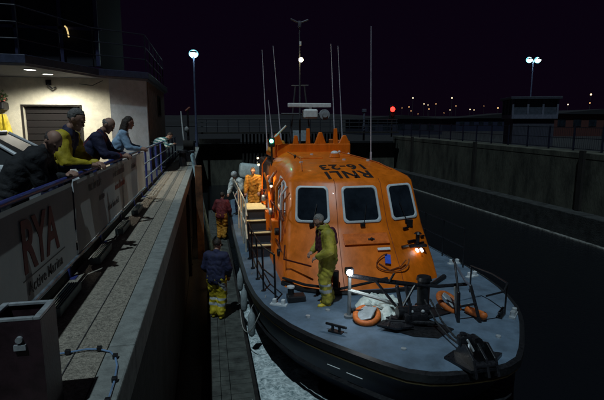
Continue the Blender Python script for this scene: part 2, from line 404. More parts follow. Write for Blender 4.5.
for (a, b_) in zip(RP, RP[1:]):
    d = V((b_[0]-a[0], b_[1]-a[1])); n = max(1, round(d.length/1.3))
    for k in range(n+1): x, y = a[0]+d.x*k/n, a[1]+d.y*k/n; rg.cyl((x, y, ZT+.27), (x, y, ZT+1.5), .02, n=6)
    for z in (.7, 1.1, 1.5): rg.cyl((*a, ZT+z), (*b_, ZT+z), .018, n=6)
rg.build('balcony_rail', mat('balcony_steel', (.014, .016, .03), .6, .2), bd)
warm = (1., .96, .82)
DLP = ((-4.55, 13.9), (-4.45, 15.0))
for (x, y) in DLP:
    b = MB(); b.cyl((x, y, ZT-.012), (x, y, ZT+.001), .14, n=20); dl = b.build('downlight', emis('downlight_lens', (1., .97, .85), 9), bd)
    b = MB(); b.tube([(x+.155*math.cos(a*PI/8), y+.155*math.sin(a*PI/8), ZT-.008) for a in range(16)], .015, 6, closed=True); b.build('bezel', steel, dl)
    lamp('downlight_beam', (x, y, ZT-.06), 380, warm, bd, .12, spot=165, rot=(0, 0, 0))
b = MB(); b.tube([(-4.8, FY-.01, 1.3), (-4.8, FY-.15, 1.3), (-4.75, FY-.25, 1.18), (-4.65, FY-.22, 1.08), (-4.58, FY-.1, 1.13)], .025, 8); b.box(-4.88, -4.72, FY-.03, FY-.005, 1.2, 1.36)
b.build('pipe_bracket', blackm, bd, smooth=True)
b = MB(); b.tube([(-3.9, FY-.02, 1.25), (-3.5, FY-.1, 1.2), (-3.2, FY-.05, 1.36)], .012, 6); b.build('wiring', blackm, bd)
b = MB(); b.tube([(-4.62, 17.8, 3.28), (-4.56, 17.78, 3.22), (-4.53, 17.78, 3.08), (-4.52, 17.8, 2.92)], .026, 8); b.build('lit_wall_lamp', emis('yellow_lamp', (1., .72, .3), .8), bd, smooth=True)
# flower basket, oilskins
fb = thing('hanging_planter', (-6.3, 16.0, .45), 'black wall planter with faded pink flowers left of the dark door', 'planter')
b = MB(); b.box(-6.6, -5.97, 15.75, 16.18, .42, .66, bev=.05); b.build('trough', black, fb)
for nm, cc, n_ in (('flowers', (.45, .12, .1), 60), ('leaves', (.06, .1, .04), 160)):
    b = MB()
    for k in range(n_):
        p = V((random.uniform(-6.6, -5.97), random.uniform(15.72, 16.15), .68+abs(random.gauss(0, .13)))); M = Matrix.Rotation(random.uniform(0, 6), 4, V((random.random(), random.random(), random.random()+.1)))
        vs = [b.bm.verts.new(p+(M @ V(q))*.05) for q in ((-1, 0, 0), (0, -.7, 0), (1, 0, 0), (0, .7, 0))]; b.bm.faces.new(vs)
    b.build(nm, mat(nm+'_m', cc, .8, var=.4), fb)
def cloth_hang(x, y, z0, z1, w0, w1, m_, name, label):
    q = MB(); rr = []
    for j in range(15):
        t = j/14; z = z1+(z0-z1)*t; w_ = w0+(w1-w0)*t; ring = []
        for k in range(28):
            a = 2*PI*k/28; rad = 1+.22*math.sin(a*5+t*2)+.1*math.sin(a*9)
            ring.append((x+math.cos(a)*w_*rad, y+math.sin(a)*.08*rad, z))
        rr.append(ring)
    q.loft(rr); o = q.build(name, m_, origin=(x, y, z0), smooth=True); return tag(o, label, 'oilskin')
yel = mat('yellow_oilskin', (.5, .38, .02), .55, var=.2, scale=7)
cloth_hang(-6.13, 16.02, -.6, .3, .08, .26, yel, 'oilskin_coat', 'yellow oilskin coat hanging on the cream wall beside door')

# ------------------------------------------------------------------ car
cr = thing('parked_car', (-4.6, 9.8, PZ), 'white parked car behind the leaning spectators, nose toward the lock', 'car')
cwm = mat('car_white', (.8, .82, .84), .3, var=.04, coat=.5)
def sideprof(pts, y0, y1, mb, inset=0):
    M = Matrix(((1, 0, 0, 0), (0, 0, 1, 0), (0, 1, 0, 0), (0, 0, 0, 1)))
    mb.prism(pts, y0, y1, M)
b = MB()
body = [(-6.9, -1.3), (-6.95, -.95), (-6.85, -.72), (-5.9, -.66), (-3.2, -.72), (-2.45, -.84), (-2.2, -.98), (-2.15, -1.3), (-2.35, -1.42), (-6.8, -1.42)]
sideprof(body, 9.0, 10.7, b); b.build('body', cwm, cr, bev=.06)
b = MB()
bot = [(-6.5, 9.06), (-3.1, 9.06), (-2.95, 9.4), (-2.95, 10.3), (-3.1, 10.64), (-6.5, 10.64)]
top = [(-5.9, 9.25), (-3.95, 9.25), (-3.85, 9.5), (-3.85, 10.2), (-3.95, 10.45), (-5.9, 10.45)]
b.loft([[(x, y, -.715) for x, y in bot], [(x, y, -.19) for x, y in top]]); b.build('windows', mat('car_glass', (.008, .011, .014), .6), cr)
b = MB(); b.loft([[(x*1.0, y, -.2) for x, y in top], [(x+.02, y, -.13) for x, y in top]]); b.build('roof', cwm, cr, bev=.03)
for yy, y2 in ((9.045, 9.235), (10.655, 10.465)):
    for (xa, xb) in ((-3.06, -3.93), (-4.75, -4.75), (-6.52, -5.9)):
        b = MB(); b.cyl((xa, yy, -.7), (xb, y2, -.17), .032, n=8); b.build('pillar', cwm, cr)
for x in (-3.0, -6.0):
    for y in (8.98, 10.52):
        b = MB(); b.cyl((x, y, -1.3), (x, y+.2, -1.3), .3, n=24); wh = b.build('wheel', black, cr)
        b = MB(); b.cyl((x, y-.006, -1.3), (x, y-.001, -1.3), .19, n=20); b.build('rim', steel, wh)
for y in (9.3, 10.4):
    b = MB(); b.sph((-2.27, y, -.98), .1, (.6, 1.3, .8)); b.build('headlight', glass, cr, smooth=True)
b = MB(); b.sph((-3.35, 8.93, -.66), .09, (.7, 1, .7)); b.build('mirror', cwm, cr, smooth=True)
b = MB(); b.box(-4.7, -4.52, 8.97, 8.995, -.83, -.8); b.build('door_handle', cwm, cr)

# ------------------------------------------------------------------ lamp posts, signals, distance
def street_lamp(x, y, ztop, heads, label, base=-1.6, es=60, power=0, head_r=.17):
    t = thing('street_lamp', (x, y, base), label, 'street lamp', 'lit street lamps')
    b = MB(); b.cyl((x, y, base), (x, y, ztop-.1), .09, .055, 10); b.cyl((x, y, base), (x, y, base+1), .12, .11, 10); b.build('pole', mat('lamp_pole', (.1, .12, .2), .4, .3), t, smooth=True)
    for dx in heads:
        if dx: b = MB(); b.cyl((x, y, ztop-.05), (x+dx, y, ztop+.02), .035, n=8); b.build('arm', steel, t)
        b = MB(); b.loft([[(x+dx+a*w_, y+c*w_, ztop+z) for a, c in ((-.8, -1), (.8, -1), (.8, 1), (-.8, 1))] for w_, z in ((.26, 0.02), (.3, .06), (.22, .16))]); b.build('hood', blackm, t)
        b = MB(); b.sph((x+dx, y+.12, ztop-.0), head_r*1.45, (1, .12, .85), 20); b.build('halo_disc', emis('halo_glow', (.16, .5, .62), .9), t, smooth=True)  # added glowing disc imitating the glare halo round the lens
        b = MB(); b.sph((x+dx, y, ztop-.0), head_r, (1, 1, .8)); b.build('lens', emis('cold_lamp', (.62, .95, 1.), es), t, smooth=True)
        if power: lamp('lamp_light', (x+dx, y, ztop-.25), power, (.62, .9, 1.), t, .15)
    return t
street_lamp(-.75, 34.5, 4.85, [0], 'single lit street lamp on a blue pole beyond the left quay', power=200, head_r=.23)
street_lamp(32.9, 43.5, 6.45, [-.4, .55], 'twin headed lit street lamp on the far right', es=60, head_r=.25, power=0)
def signal(x, y, z, c, r, label, base, es=14):
    t = thing('signal_light', (x, y, base), label, 'signal light')
    b = MB(); b.cyl((x, y+.1, base), (x, y+.1, z+.3), .06, .05, 8); b.build('post', timber, t)
    b = MB(); b.box(x-.22, x+.22, y+.02, y+.2, z-.75, z+.3, bev=.03); b.build('housing', black, t)
    b = MB(); b.sph((x, y, z), r, (1, .5, 1)); b.build('lens', emis('sig'+str(c), c, es), t, smooth=True)
    b = MB(); b.cyl((x, y-.02, z-.45), (x, y+.03, z-.45), .12, n=14); b.build('lower_lens', mat('dull_red_lens', (.1, .01, .01), .3), t)
signal(14.5, 35.4, 1.15, (1., .015, .01), .2, 'glowing red signal light above the far lock wall', -1.1, 9)

kq = thing('control_cabin', (22.5, 29, -1.5), 'small glazed control cabin standing behind the right lock wall', 'cabin')
ca = Matrix.Translation((21.9, 29, 0)) @ Matrix.Rotation(-.35, 4, 'Z')
cabm = mat('cabin_cladding', (.025, .03, .045), .6, var=.2); 
b = MB(); b.box(-1.3, 1.3, -1.1, 1.1, -1.5, .35, ca); b.build('base', mat('dark_cladding', (.03, .032, .05), .7), kq)
b = MB(); b.box(-1.6, 1.6, -1.4, 1.4, 1.62, 1.8, ca, bev=.02); b.build('roof', cabm, kq)
b = MB(); b.box(-1.45, 1.45, -1.25, 1.25, .35, .62, ca)
for x in (-1.4, -.45, .5, 1.4):
    for y in (-1.2, 1.2): b.box(x-.06, x+.06, y-.05, y+.05, .62, 1.62, ca)
for y in (-.4, .4): b.box(1.33, 1.45, y-.05, y+.05, .62, 1.62, ca); b.box(-1.45, -1.33, y-.05, y+.05, .62, 1.62, ca)
b.build('window_posts', mat('cabin_frame', (.09, .10, .14), .5), kq)
b = MB(); b.box(-1.36, 1.36, -1.16, 1.16, .6, 1.63, ca); b.build('glazing', mat('cabin_glass', (.05, .06, .08), .2), kq)
# fence on right wall
fr = thing('fence', (16, 20, -1.1), 'dark blue mesh fence along the top of the right lock wall', 'fence')
for k in range(24):
    b = MB(); b.box(16.0, 16.06, 1+k*1.55, 1.06+k*1.55, -1.1, -.02); b.build('post', mat('fence_post', (.008, .009, .025), .5), fr)
b = MB()
for k in range(330): b.box(16.03, 16.035, 1+k*.11, 1.01+k*.11, -1.0, -.08)
for z in (-1.0, -.08, -.55): b.box(16.02, 16.045, 1, 37, z-.015, z+.015)
b.build('bars', mat('fence_bars', (.007, .008, .018), .5), fr)
slope_top(('post', 'bars'))
for (x, y, z1, r) in ((12.2, 35.6, .9, .09),):
    b = MB(); b.cyl((x, y, -1.3), (x, y, z1), r, n=8); b.box(x-.16, x+.16, y-.12, y+.12, z1, z1+.26, bev=.03)
    tag(b.build('capped_post', mat('dim_post', (.07, .08, .11), .5), origin=(x, y, -1.3)), 'dim post with a small boxed head at the far gate', 'post')
# low sheds far right
def shed(x, y, w_, d, h, m_, label, lit=None):
    t = thing('low_building', (x, y, -1.5), label, 'building')
    b = MB(); b.box(x-w_/2, x+w_/2, y, y+d, -1.5, h); b.build('walls', m_, t)
    b = MB(); b.prism([(x-w_/2-.3, h), (x+w_/2+.3, h), (x, h+w_*.045)], 0, d+.6, Matrix(((1, 0, 0, 0), (0, 0, 1, y-.3), (0, 1, 0, 0.003), (0, 0, 0, 1)))); b.build('roof', mat('far_roof', (.006, .006, .009), .9), t)
    for i in range(int(w_/2.2)):
        xx = x-w_/2+.8+i*2.2
        b = MB(); b.box(xx, xx+1.1, y-.03, y-.005, h-1.5, h-.5); b.build('window', lit if (lit and i % 2 == 0) else glass, t)
shed(48, 50, 14, 8, 1.2, mat('shed_wall', (.06, .015, .012), .8), 'low reddish building at the far right edge')
shed(27, 62, 12, 8, .7, mat('shed_dark', (.01, .012, .03), .8), 'low dark blue shed beyond the lock with small dull windows')
shed(64, 90, 26, 9, 1.2, mat('shed_blue', (.008, .012, .04), .8), 'long dark blue shed standing behind the glazed cabin')
# hill and town lights
h = MB(); n = 80; rows = []
for j in range(14):
    row = []
    for i in range(n+1):
        x = -300+1500*i/n; y = 330+j*40
        z = -1.3+max(0, (j-1))*2.1*(0.75+.5*noise.noise(V((x*.004, y*.004, 0))))*(1 if j < 10 else .9)
        if j == 0: z = -1.5
        row.append(h.bm.verts.new((x, y, z)))
    rows.append(row)
for j in range(13):
    for i in range(n): h.bm.faces.new((rows[j][i], rows[j][i+1], rows[j+1][i+1], rows[j+1][i]))
tag(h.build('hill', mat('hill_ground', (.006, .006, .008), .95, var=.4, scale=.02), smooth=True), kind='structure')
import math as _m
yaw, pit = math.radians(11.428), math.radians(9.282)
Fv = V((math.sin(yaw)*math.cos(pit), math.cos(yaw)*math.cos(pit), -math.sin(pit))); Rv = V((math.cos(yaw), -math.sin(yaw), 0)); Uv = Rv.cross(Fv)
TL = [(13.3, .0405, 'w'), ]
lights = [(413, 98, 0, 1), (409, 107, 1, .8), (411, 111, 1, .6), (424, 104, 0, .8), (428, 105, 0, .7), (436, 104, 1, .7), (429, 109, 1, .8), (452, 98, 0, 1.1), (456, 106, 1, .7), (450, 110, 0, .7), (470, 109.5, 0, .9), (474, 110, 0, .8), (498, 108, 1, 1), (568, 104.5, 0, 1.1), (591, 94.5, 0, 1.4), (590, 103, 1, 1), (418, 114, 1, .5), (402, 108, 1, .5), (444, 113, 1, .5), (484, 106, 1, .5)]
bankl = [emis('far_white', (1, .72, .42), 2.4), emis('far_amber', (1, .5, .2), 2.2)]
ords = ['white', 'amber']
pole_m = mat('far_pole', (.03, .03, .03), .8)
for k, (px, py, a, s_) in enumerate(lights):
    r = Fv+(px-302)/465*Rv-(py-200)/465*Uv
    tt = (290+ (k*13) % 36)/r.y; p = r*tt
    t = thing('distant_lamp', (p.x, p.y, -1.5), 'tiny '+ords[a]+' lamp among the town lights on the dark far shore', 'lamp', 'tiny town lamps on the far shore, '+ords[a])
    b = MB(); b.cyl((p.x, p.y, -1.5), (p.x, p.y, p.z-.3), .12, n=6); b.build('pole', pole_m, t)
    b = MB(); b.sph(p, .44*s_, (1, 1, 1), 8); b.build('lens', bankl[a], t)
# quay clutter at far left end: post, white post, ladder, bollard-like gear
b = MB(); b.cyl((-1.15, 25, QZ), (-1.28, 25, -.1+.75), .05, .03, 8)
tag(b.build('white_post', white, origin=(-1.15, 25, QZ)), 'slim white post standing at the far end of left railing', 'post')
def winch(x, y):
    t = thing('gate_winch', (x, y, QZ), 'dark hand winch with upright lever at the far quay end', 'winch')
    b = MB(); b.box(x-.25, x+.25, y-.25, y+.25, QZ, QZ+.5, bev=.04); b.build('pedestal', blackm, t)
    b = MB(); b.cyl((x-.22, y, QZ+.75), (x+.22, y, QZ+.75), .22, n=16); b.build('drum', timber, t, smooth=True)
    b = MB(); b.cyl((x, y, QZ+.5), (x+.02, y, QZ+2.3), .06, .04, 8); b.build('lever', blackm, t)
    b = MB(); b.cap((x-.04, y, QZ+2.3), (x+.1, y, QZ+2.42), .05); b.build('grip', mat('red_brown_grip', (.2, .06, .04), .6), t, smooth=True)
    b = MB(); b.sph((x-.05, y-.05, QZ+1.45), .1, (1, 1, 1.4)); b.build('weight', mat('pale_weight', (.25, .26, .26), .6), t, smooth=True)
winch(-.85, 22)
for (x, y) in ((-1.0, 19.5), (-.95, 27), (-.9, 30)):
    b = MB(); b.cyl((x, y, QZ), (x, y, QZ+.55), .16, .13, 14); b.cyl((x, y, QZ+.55), (x, y, QZ+.66), .21, .2, 14)
    tag(b.build('bollard', mat('iron_bollard', (.03, .03, .035), .5, .3), origin=(x, y, QZ), smooth=True), 'squat iron mooring bollard near the far end of the left quay', 'bollard', 'mooring bollards on the left quay')
ld = thing('gangway_ladder', (-.2, 16, LZ), 'pale blue ladder leaning from the pontoon up to quay edge', 'ladder')
b = MB(); M = None
b.tube([(.02, 15.6, LZ), (-.5, 15.6, -.98)], .065, 8); b.build('stile', paleblue, ld)
b = MB(); b.tube([(.02, 16.2, LZ), (-.5, 16.2, -.98)], .05, 8); b.build('stile', paleblue, ld)
for k in range(11):
    t_ = (k+.6)/11.5; x = .02-.52*t_; z = LZ+3.2*t_
    b = MB(); b.cyl((x, 15.62, z), (x, 16.18, z), .018, n=6); b.build('rung', steel, ld)
b = MB(); b.box(-.42, -.2, 14.9, 15.15, -5.5, -1.3, bev=.02)
tag(b.build('guide_pile', mat('rusty_pile', (.11, .05, .02), .8, var=.3, scale=4, bump=.4), origin=(-.3, 15, -5.5)), 'rusty orange guide pile between quay wall and pontoon', 'pile')

# ------------------------------------------------------------------ pontoon
pn = thing('pontoon', (.3, 10, WZ), 'narrow planked floating pontoon between left quay wall and lifeboat', 'pontoon')
pm = mat('pontoon_grp', (.06, .064, .056), .85, var=.3, scale=5, bump=.5, bscale=80)
b = MB(); yy = -2.
while yy < 23:
    for (a, c) in ((-.05, .085), (.095, .235), (.245, .60)): b.box(a, c, yy, yy+.132, LZ-.03, LZ+random.uniform(-.002, .002))
    yy += .14
b.build('planking', pm, pn)
b = MB(); b.box(-.06, -.051, -2, 23, LZ-.2, LZ+.006); b.box(.602, .66, -2, 23, LZ-.2, LZ+.012, bev=.01); b.build('edge_beam', timber, pn)
for k in range(8):
    b = MB(); b.box(-.03, .58, -1.8+k*3.1, .8+k*3.1, WZ-.3, LZ-.035, bev=.05); b.build('float', black, pn)
b = MB(); b.box(.5, .585, 5.9, 6.06, LZ, LZ+.1, bev=.01); b.cyl((.54, 5.98, LZ+.1), (.54, 5.98, LZ+.16), .03); tag(b.build('cleat', blackm, pn), 'small dark mooring cleat')
def squig(pts, name, label, r, m_, origin):
    b = MB()
    P = [V(p) for p in pts]; out = []
    for i in range(len(P)-1):
        p0, p1, p2, p3 = P[max(i-1, 0)], P[i], P[i+1], P[min(i+2, len(P)-1)]
        for k in range(6):
            t = k/6; out.append(.5*((2*p1)+(-p0+p2)*t+(2*p0-5*p1+4*p2-p3)*t*t+(-p0+3*p1-3*p2+p3)*t**3))
    out.append(P[-1]); b.tube(out, r, 6)
    o = b.build(name, m_, origin=origin, smooth=True); return tag(o, label, 'rope')
squig([(.54, 5.98, LZ+.14), (.56, 5.7, LZ+.02), (.48, 5.45, LZ+.012), (.36, 5.2, LZ+.012), (.42, 5.05, LZ+.012), (.52, 5.2, LZ+.012), (.5, 4.9, LZ+.012), (.4, 4.7, LZ+.012), (.37, 4.3, LZ+.012)], 'mooring_rope', 'thin pale rope snaking over the pontoon beside its cleat', .007, rope_m, (.45, 5, LZ))
squig([(.55, 6.6, LZ+.014), (.57, 6.3, LZ+.014), (.5, 6.0, LZ+.016), (.46, 5.6, LZ+.014), (.55, 5.3, LZ+.014), (.52, 4.6, LZ+.014), (.54, 4.2, LZ+.014)], 'mooring_rope', 'pale rope lying along the boat side edge of the pontoon', .006, rope_m, (.5, 5, LZ))
squig([(1.02, 8.6, DZ+.06), (.86, 8.4, -3.6), (.7, 8.6, -4.0), (.6, 9.2, LZ+.03), (.62, 10.5, LZ+.03)], 'mooring_rope', 'slack mooring rope dropping from the deck rail to pontoon', .01, rope_m, (.8, 9, LZ))

# ------------------------------------------------------------------ LIFEBOAT
CX = 3.36
LB = thing('lifeboat', (CX, 13, WZ), 'orange and navy lifeboat moored in the lock with its bow toward camera', 'lifeboat')
HW = [(0, .0), (.012, .32), (.06, .56), (.2, .82), (.45, 1.05), (.7, 1.25), (1.0, 1.47), (1.4, 1.76), (1.9, 2.05), (2.4, 2.25), (3.0, 2.42), (3.7, 2.54), (4.6, 2.6), (7, 2.62), (11, 2.6), (15.4, 2.45), (15.8, 2.3)]
def hw(s):
    if s <= 0: return 0.
    for (a, wa), (b_, wb) in zip(HW, HW[1:]):
        if s <= b_: return wa+(wb-wa)*(s-a)/(b_-a)
    return HW[-1][1]
BY = 5.2
def sheer(s): return .10*max(0, 1-s/5)**1.3
S = [0, .012, .03, .06, .12, .2, .32, .45, .6, .8, 1, 1.3, 1.6, 2, 2.5, 3, 3.6, 4.5, 6, 8, 10, 12, 14, 15.4, 15.8]
def outline(off=0.):
    L = []; 
    base = [(CX-hw(s), BY+s, s) for s in S]
    pts = base[::-1]+[(2*CX-x, y, s) for x, y, s in base[1:]]
    if not off: return pts
    out = []
    for i, (x, y, s) in enumerate(pts):
        a = pts[max(i-1, 0)]; c = pts[min(i+1, len(pts)-1)]
        t = V((c[0]-a[0], c[1]-a[1])).normalized(); nrm = V((t.y, -t.x))  # left side travels toward bow (-y): outward = -x
        if (nrm.x*(x-CX) + nrm.y*(y-13)*.2) < 0: nrm = -nrm
        out.append((x+nrm.x*off, y+nrm.y*off, s))
    return out
O0 = outline()
# deck surface with camber
b = MB()
L_, R_ = [], []
n = len(S)
rows = []
for s in S:
    w_ = hw(s); z = DZ+sheer(s)
    rows.append([b.bm.verts.new((CX+w_*u, BY+s, z+.05*(1-u*u)*min(1, w_))) for u in (-1, -.75, -.5, -.25, 0, .25, .5, .75, 1)] if w_ > 0 else None)
tip = b.bm.verts.new((CX, BY, DZ+sheer(0)))
for k in range(8): b.bm.faces.new((tip, rows[1][k+1], rows[1][k]))
for A, B_ in zip(rows[1:], rows[2:]):
    for k in range(8): b.bm.faces.new((A[k], A[k+1], B_[k+1], B_[k]))
b.build('deck', deckm, LB, smooth=True)
# hull shell
b = MB()
def hull_ring(lv):
    # lv 0 deck edge -> 1 keel-ish
    zz, shift, fac, mx = [(0, 0, 1, 2.6), (-.3, .18, .985, 2.55), (-.7, .5, .95, 2.45), (-1.05, .85, .9, 2.35), (-1.3, 1.2, .82, 2.25), (-1.9, 2.0, .6, 1.6)][lv]
    ring = []
    for x, y, s in O0:
        sg = 1 if x > CX else -1
        s2 = s*(15.8-shift)/15.8+shift
        ww = min(mx, hw(s)*fac)
        ring.append((CX+(sg*ww if s > 0 else 0), BY+s2, DZ+sheer(s)*(1-lv/5)+zz))
    return ring
b.loft([hull_ring(k) for k in range(6)], cap0=False, cap1=True)
b.build('hull', navy, LB, smooth=True)
def band(z0, z1, off, thick, name, m_, sm=True):
    q = MB(); A = outline(off); B_ = outline(off+thick); R = []
    for (x, y, s), (x2, y2, _) in zip(A, B_):
        z = DZ+sheer(s)
        R.append([(x, y, z+z0), (x2, y2, z+z0+.02), (x2, y2, z+z1-.02), (x, y, z+z1)])
    q.loft(R, cap0=True, cap1=True); return q.build(name, m_, LB, smooth=sm)
band(-.14, .012, -.012, .075, 'rubber_belting', black)
band(-.20, -.142, -.008, .04, 'cream_strake', cream)
band(-.62, -.57, -.1, .07, 'rubbing_strake', black)
# pale scuffs / hull numbers
for (s0, s1) in ((1.05, 1.25), (.72, .95)):
    q = MB(); 
    for sg in (-1, 1):
        a = (CX+sg*(hw(s0)+.0), BY+s0+.02, DZ-.3); c = (CX+sg*(hw(s1)+.0), BY+s1+.02, DZ-.31)
        q.cyl(a, c, .006, n=6)
    q.build('draught_mark', white, LB)

# wheelhouse
WC = 3.25
def ring(z, cw, yf, wx, yc, sx, yb, z2=None):
    zb = z if z2 is None else z2
    P_ = [(-sx, yb, zb), (-sx-.01, (yb+yc)/2, (z+zb)/2), (-wx-.02, yc+.45, z), (-wx, yc+.12, z), (-wx+.07, yc, z), (-cw-.05, yf+.05, z), (-cw+.08, yf, z), (cw-.08, yf, z), (cw+.05, yf+.05, z), (wx-.07, yc, z), (wx, yc+.12, z), (wx+.02, yc+.45, z), (sx+.01, (yb+yc)/2, (z+zb)/2), (sx, yb, zb)]
    lo = max(0, min(1, (-2.1-z)/1.25))*.1
    return [(WC+x*(1+(lo if x < 0 else 0)), y, zz) for x, y, zz in P_]
YB = 14.7
RN = [ring(DZ+.03, .62, 8.45, 1.62, 8.92, 1.62, YB), ring(-3.0, .62, 8.68, 1.6, 9.12, 1.58, YB), ring(-2.25, .58, 9.34, 1.56, 9.72, 1.5, YB),
      ring(-2.1, .57, 9.42, 1.55, 9.78, 1.46, YB), ring(-1.3, .54, 9.8, 1.46, 10.12, 1.32, YB), ring(-1.22, .54, 9.93, 1.42, 10.25, 1.28, YB, -1.2),
      ring(-1.08, .52, 10.48, 1.22, 10.68, 1.12, YB, -1.04), ring(-.98, .5, 11.08, 1.02, 11.2, .95, YB, -.93), ring(-.92, .45, 11.9, .85, 12.0, .8, YB, -.87)]
b = MB(); b.loft(RN, cap0=False, cap1=True)
wh = b.build('wheelhouse', orange, LB, smooth=True)
from mathutils.bvhtree import BVHTree
_bt = BVHTree.FromPolygons([tuple(V(v.co)+V((CX, 13, WZ))) for v in wh.data.vertices], [tuple(p.vertices) for p in wh.data.polygons])
def roofz(y, x=3.25):
    h_ = _bt.ray_cast(V((x, y, 3)), V((0, 0, -1)))[0]
    return h_.z if h_ else -.9
# face panels for windows
def panel(k0, k1, i0, i1):
    return V(RN[k0][i0]), V(RN[k0][i1]), V(RN[k1][i1]), V(RN[k1][i0])
def rrect(u0, u1, v0, v1, ru, rv, n=6):
    P_ = []
    for (cu, cv, a0) in ((u1-ru, v1-rv, 0), (u0+ru, v1-rv, PI/2), (u0+ru, v0+rv, PI), (u1-ru, v0+rv, 1.5*PI)):
        for k in range(n+1):
            a = a0+PI/2*k/n; P_.append((cu+ru*math.cos(a), cv+rv*math.sin(a)))
    return P_
def window(quad, u0, u1, v0, v1, parent, wiper=True):
    A, B_, C_, D_ = quad
    nrm = (B_-A).cross(D_-A).normalized()
    cen = (A+B_+C_+D_)/4
    if nrm.dot(cen-V((WC, 12, cen.z))) < 0: nrm = -nrm
    def at(u, v, o): return A*(1-u)*(1-v)+B_*u*(1-v)+C_*u*v+D_*(1-u)*v+nrm*o
    Lu = (B_-A).length; Lv = (D_-A).length
    def rr(d, o): return [at(u, v, o) for u, v in rrect(u0+d/Lu, u1-d/Lu, v0+d/Lv, v1-d/Lv, .10/Lu, .10/Lv)]
    q = MB(); q.loft([rr(0, -.01), rr(0, .02), rr(.012, .03), rr(.045, .03), rr(.055, .012), rr(.055, -.02)], False, False)
    fr_ = q.build('window_frame', whitem, parent, smooth=True)
    q = MB(); q.loft([rr(.054, .004), rr(.054, .010)]); q.build('pane', glass, fr_)
    if wiper:
        q = MB(); q.tube([at((u0+u1)/2-.02, v0-.06, .035), at((u0+u1)/2+.02, v0+.02, .05), at((u0+u1)/2+.12, v0+(v1-v0)*.5, .05)], .009, 6)
        q.box(-.05, .05, -.03, .03, -.03, .03, Matrix.Translation(at((u0+u1)/2-.02, v0-.06, .03)))
        q.build('wiper', black, fr_)
    return at
qC = panel(3, 4, 6, 7); atC = window((qC[0], qC[1], qC[2], qC[3]), .06, .94, -.02, .93, wh)
qL = panel(3, 4, 4, 5); window(qL, .06, .9, -.02, .93, wh)
qR = panel(3, 4, 9, 8); window(qR, .06, .9, -.02, .93, wh)
# side windows (both sides) 
for sgn, (i0, i1) in ((-1, (2, 1)), (1, (11, 12))):
    A = V(RN[3][i0]); A2 = V(RN[3][i1]); D_ = V(RN[4][i0]); D2 = V(RN[4][i1])
    quad = (A, A2, D2, D_)
    window(quad, .03, .42, .0, .93, wh, False); window(quad, .52, .93, .0, .93, wh, False)
# roof lettering, reads from astern
for txt, yy, xx in (('RNLI', 10.24, 3.16), ('16-23', 10.82, 3.2)):
    q = MB(); sl = math.atan(.2 if yy < 10.75 else .12)
    M = Matrix.Translation((xx, yy, 0)) @ Matrix.Rotation(PI, 4, 'Z')
    text_into(q, txt, .60, M @ Matrix.Diagonal((.8 if txt == 'RNLI' else .78, 1.04, 1, 1)), .002, .016)
    bmesh.ops.subdivide_edges(q.bm, edges=q.bm.edges[:], cuts=1)
    for v in q.bm.verts: v.co.z += (roofz(v.co.y, v.co.x)+.006)
    q.build('roof_lettering', mat('black_lettering', (.02, .012, .01), .6), wh)
# roof fittings
b = MB(); b.cyl((3.42, 12.4, -.9), (3.42, 12.4, -.8), .16, .13, 16); fb_ = b.build('dome_base', orange, wh, smooth=True)
b = MB(); b.sph((3.42, 12.4, -.79), .11, (1, 1, .6)); b.build('dome', white, fb_, smooth=True)
for (x, y) in ((3.26, 10.0), (2.35, 12.6), (3.9, 13.6), (4.25, 13.8)):
    b = MB(); b.cyl((x, y, roofz(y, x)-.04), (x, y, roofz(y, x)+.05), .025, n=10); b.sph((x, y, roofz(y, x)+.06), .04); b.build('roof_light_fitting', blackm if y < 13 else white, wh, smooth=True)
# roof seams / rubbing on wheelhouse
b = MB(); [b.tube([(WC+g_*xx, yy, roofz(yy, WC+g_*xx)+.02) for xx, yy in ((1.1, 10.6), (1.0, 11.2), (.84, 12.1), (.82, 13), (.8, 14.4))], .014, 6) for g_ in (-1, 1)]
b.build('roof_handrail', orange_dk, wh, smooth=True)
# flying-bridge coaming: upright orange fins
b = MB()
b.box(WC-1.1, WC+1.3, 14.55, 14.68, -1.1, -.62, bev=.03); b.box(WC-1.15, WC-1.03, 14.69, 17, -1.1, -.55, bev=.03); b.box(WC+1.2, WC+1.32, 14.69, 17, -1.1, -.55, bev=.03)
b.build('bridge_coaming', orange, LB)
def fin(x, y, h, w0=.22, w1=.05, d=.12):
    q = MB(); q.loft([[(x-w0, y, -.66), (x+w0, y, -.66), (x+w0, y+d, -.66), (x-w0, y+d, -.66)], [(x-w1, y, -.66+h), (x+w1, y, -.66+h), (x+w1, y+d, -.66+h), (x-w1, y+d, -.66+h)]])
    q.build('bridge_fin', orange, LB, bev=.02)
for x, h, w0 in ((2.15, .36, .2), (2.75, .3, .1), (3.15, .52, .07), (3.55, .4, .2), (4.05, .52, .08), (4.35, .3, .2)): fin(x, 14.56, h, w0, .05)
# aft superstructure block behind bridge
b = MB(); b.box(WC-1.3, WC+1.5, 14.75, 18.2, DZ, -1.25, bev=.1); b.build('aft_cabin', mat('aft_dark_paint', (.05, .022, .012), .6, var=.4, scale=6), LB)
b = MB(); b.box(WC-1.02, WC+1.15, 15.0, 17.5, -1.245, -1.2); b.build('bridge_floor', black, LB)
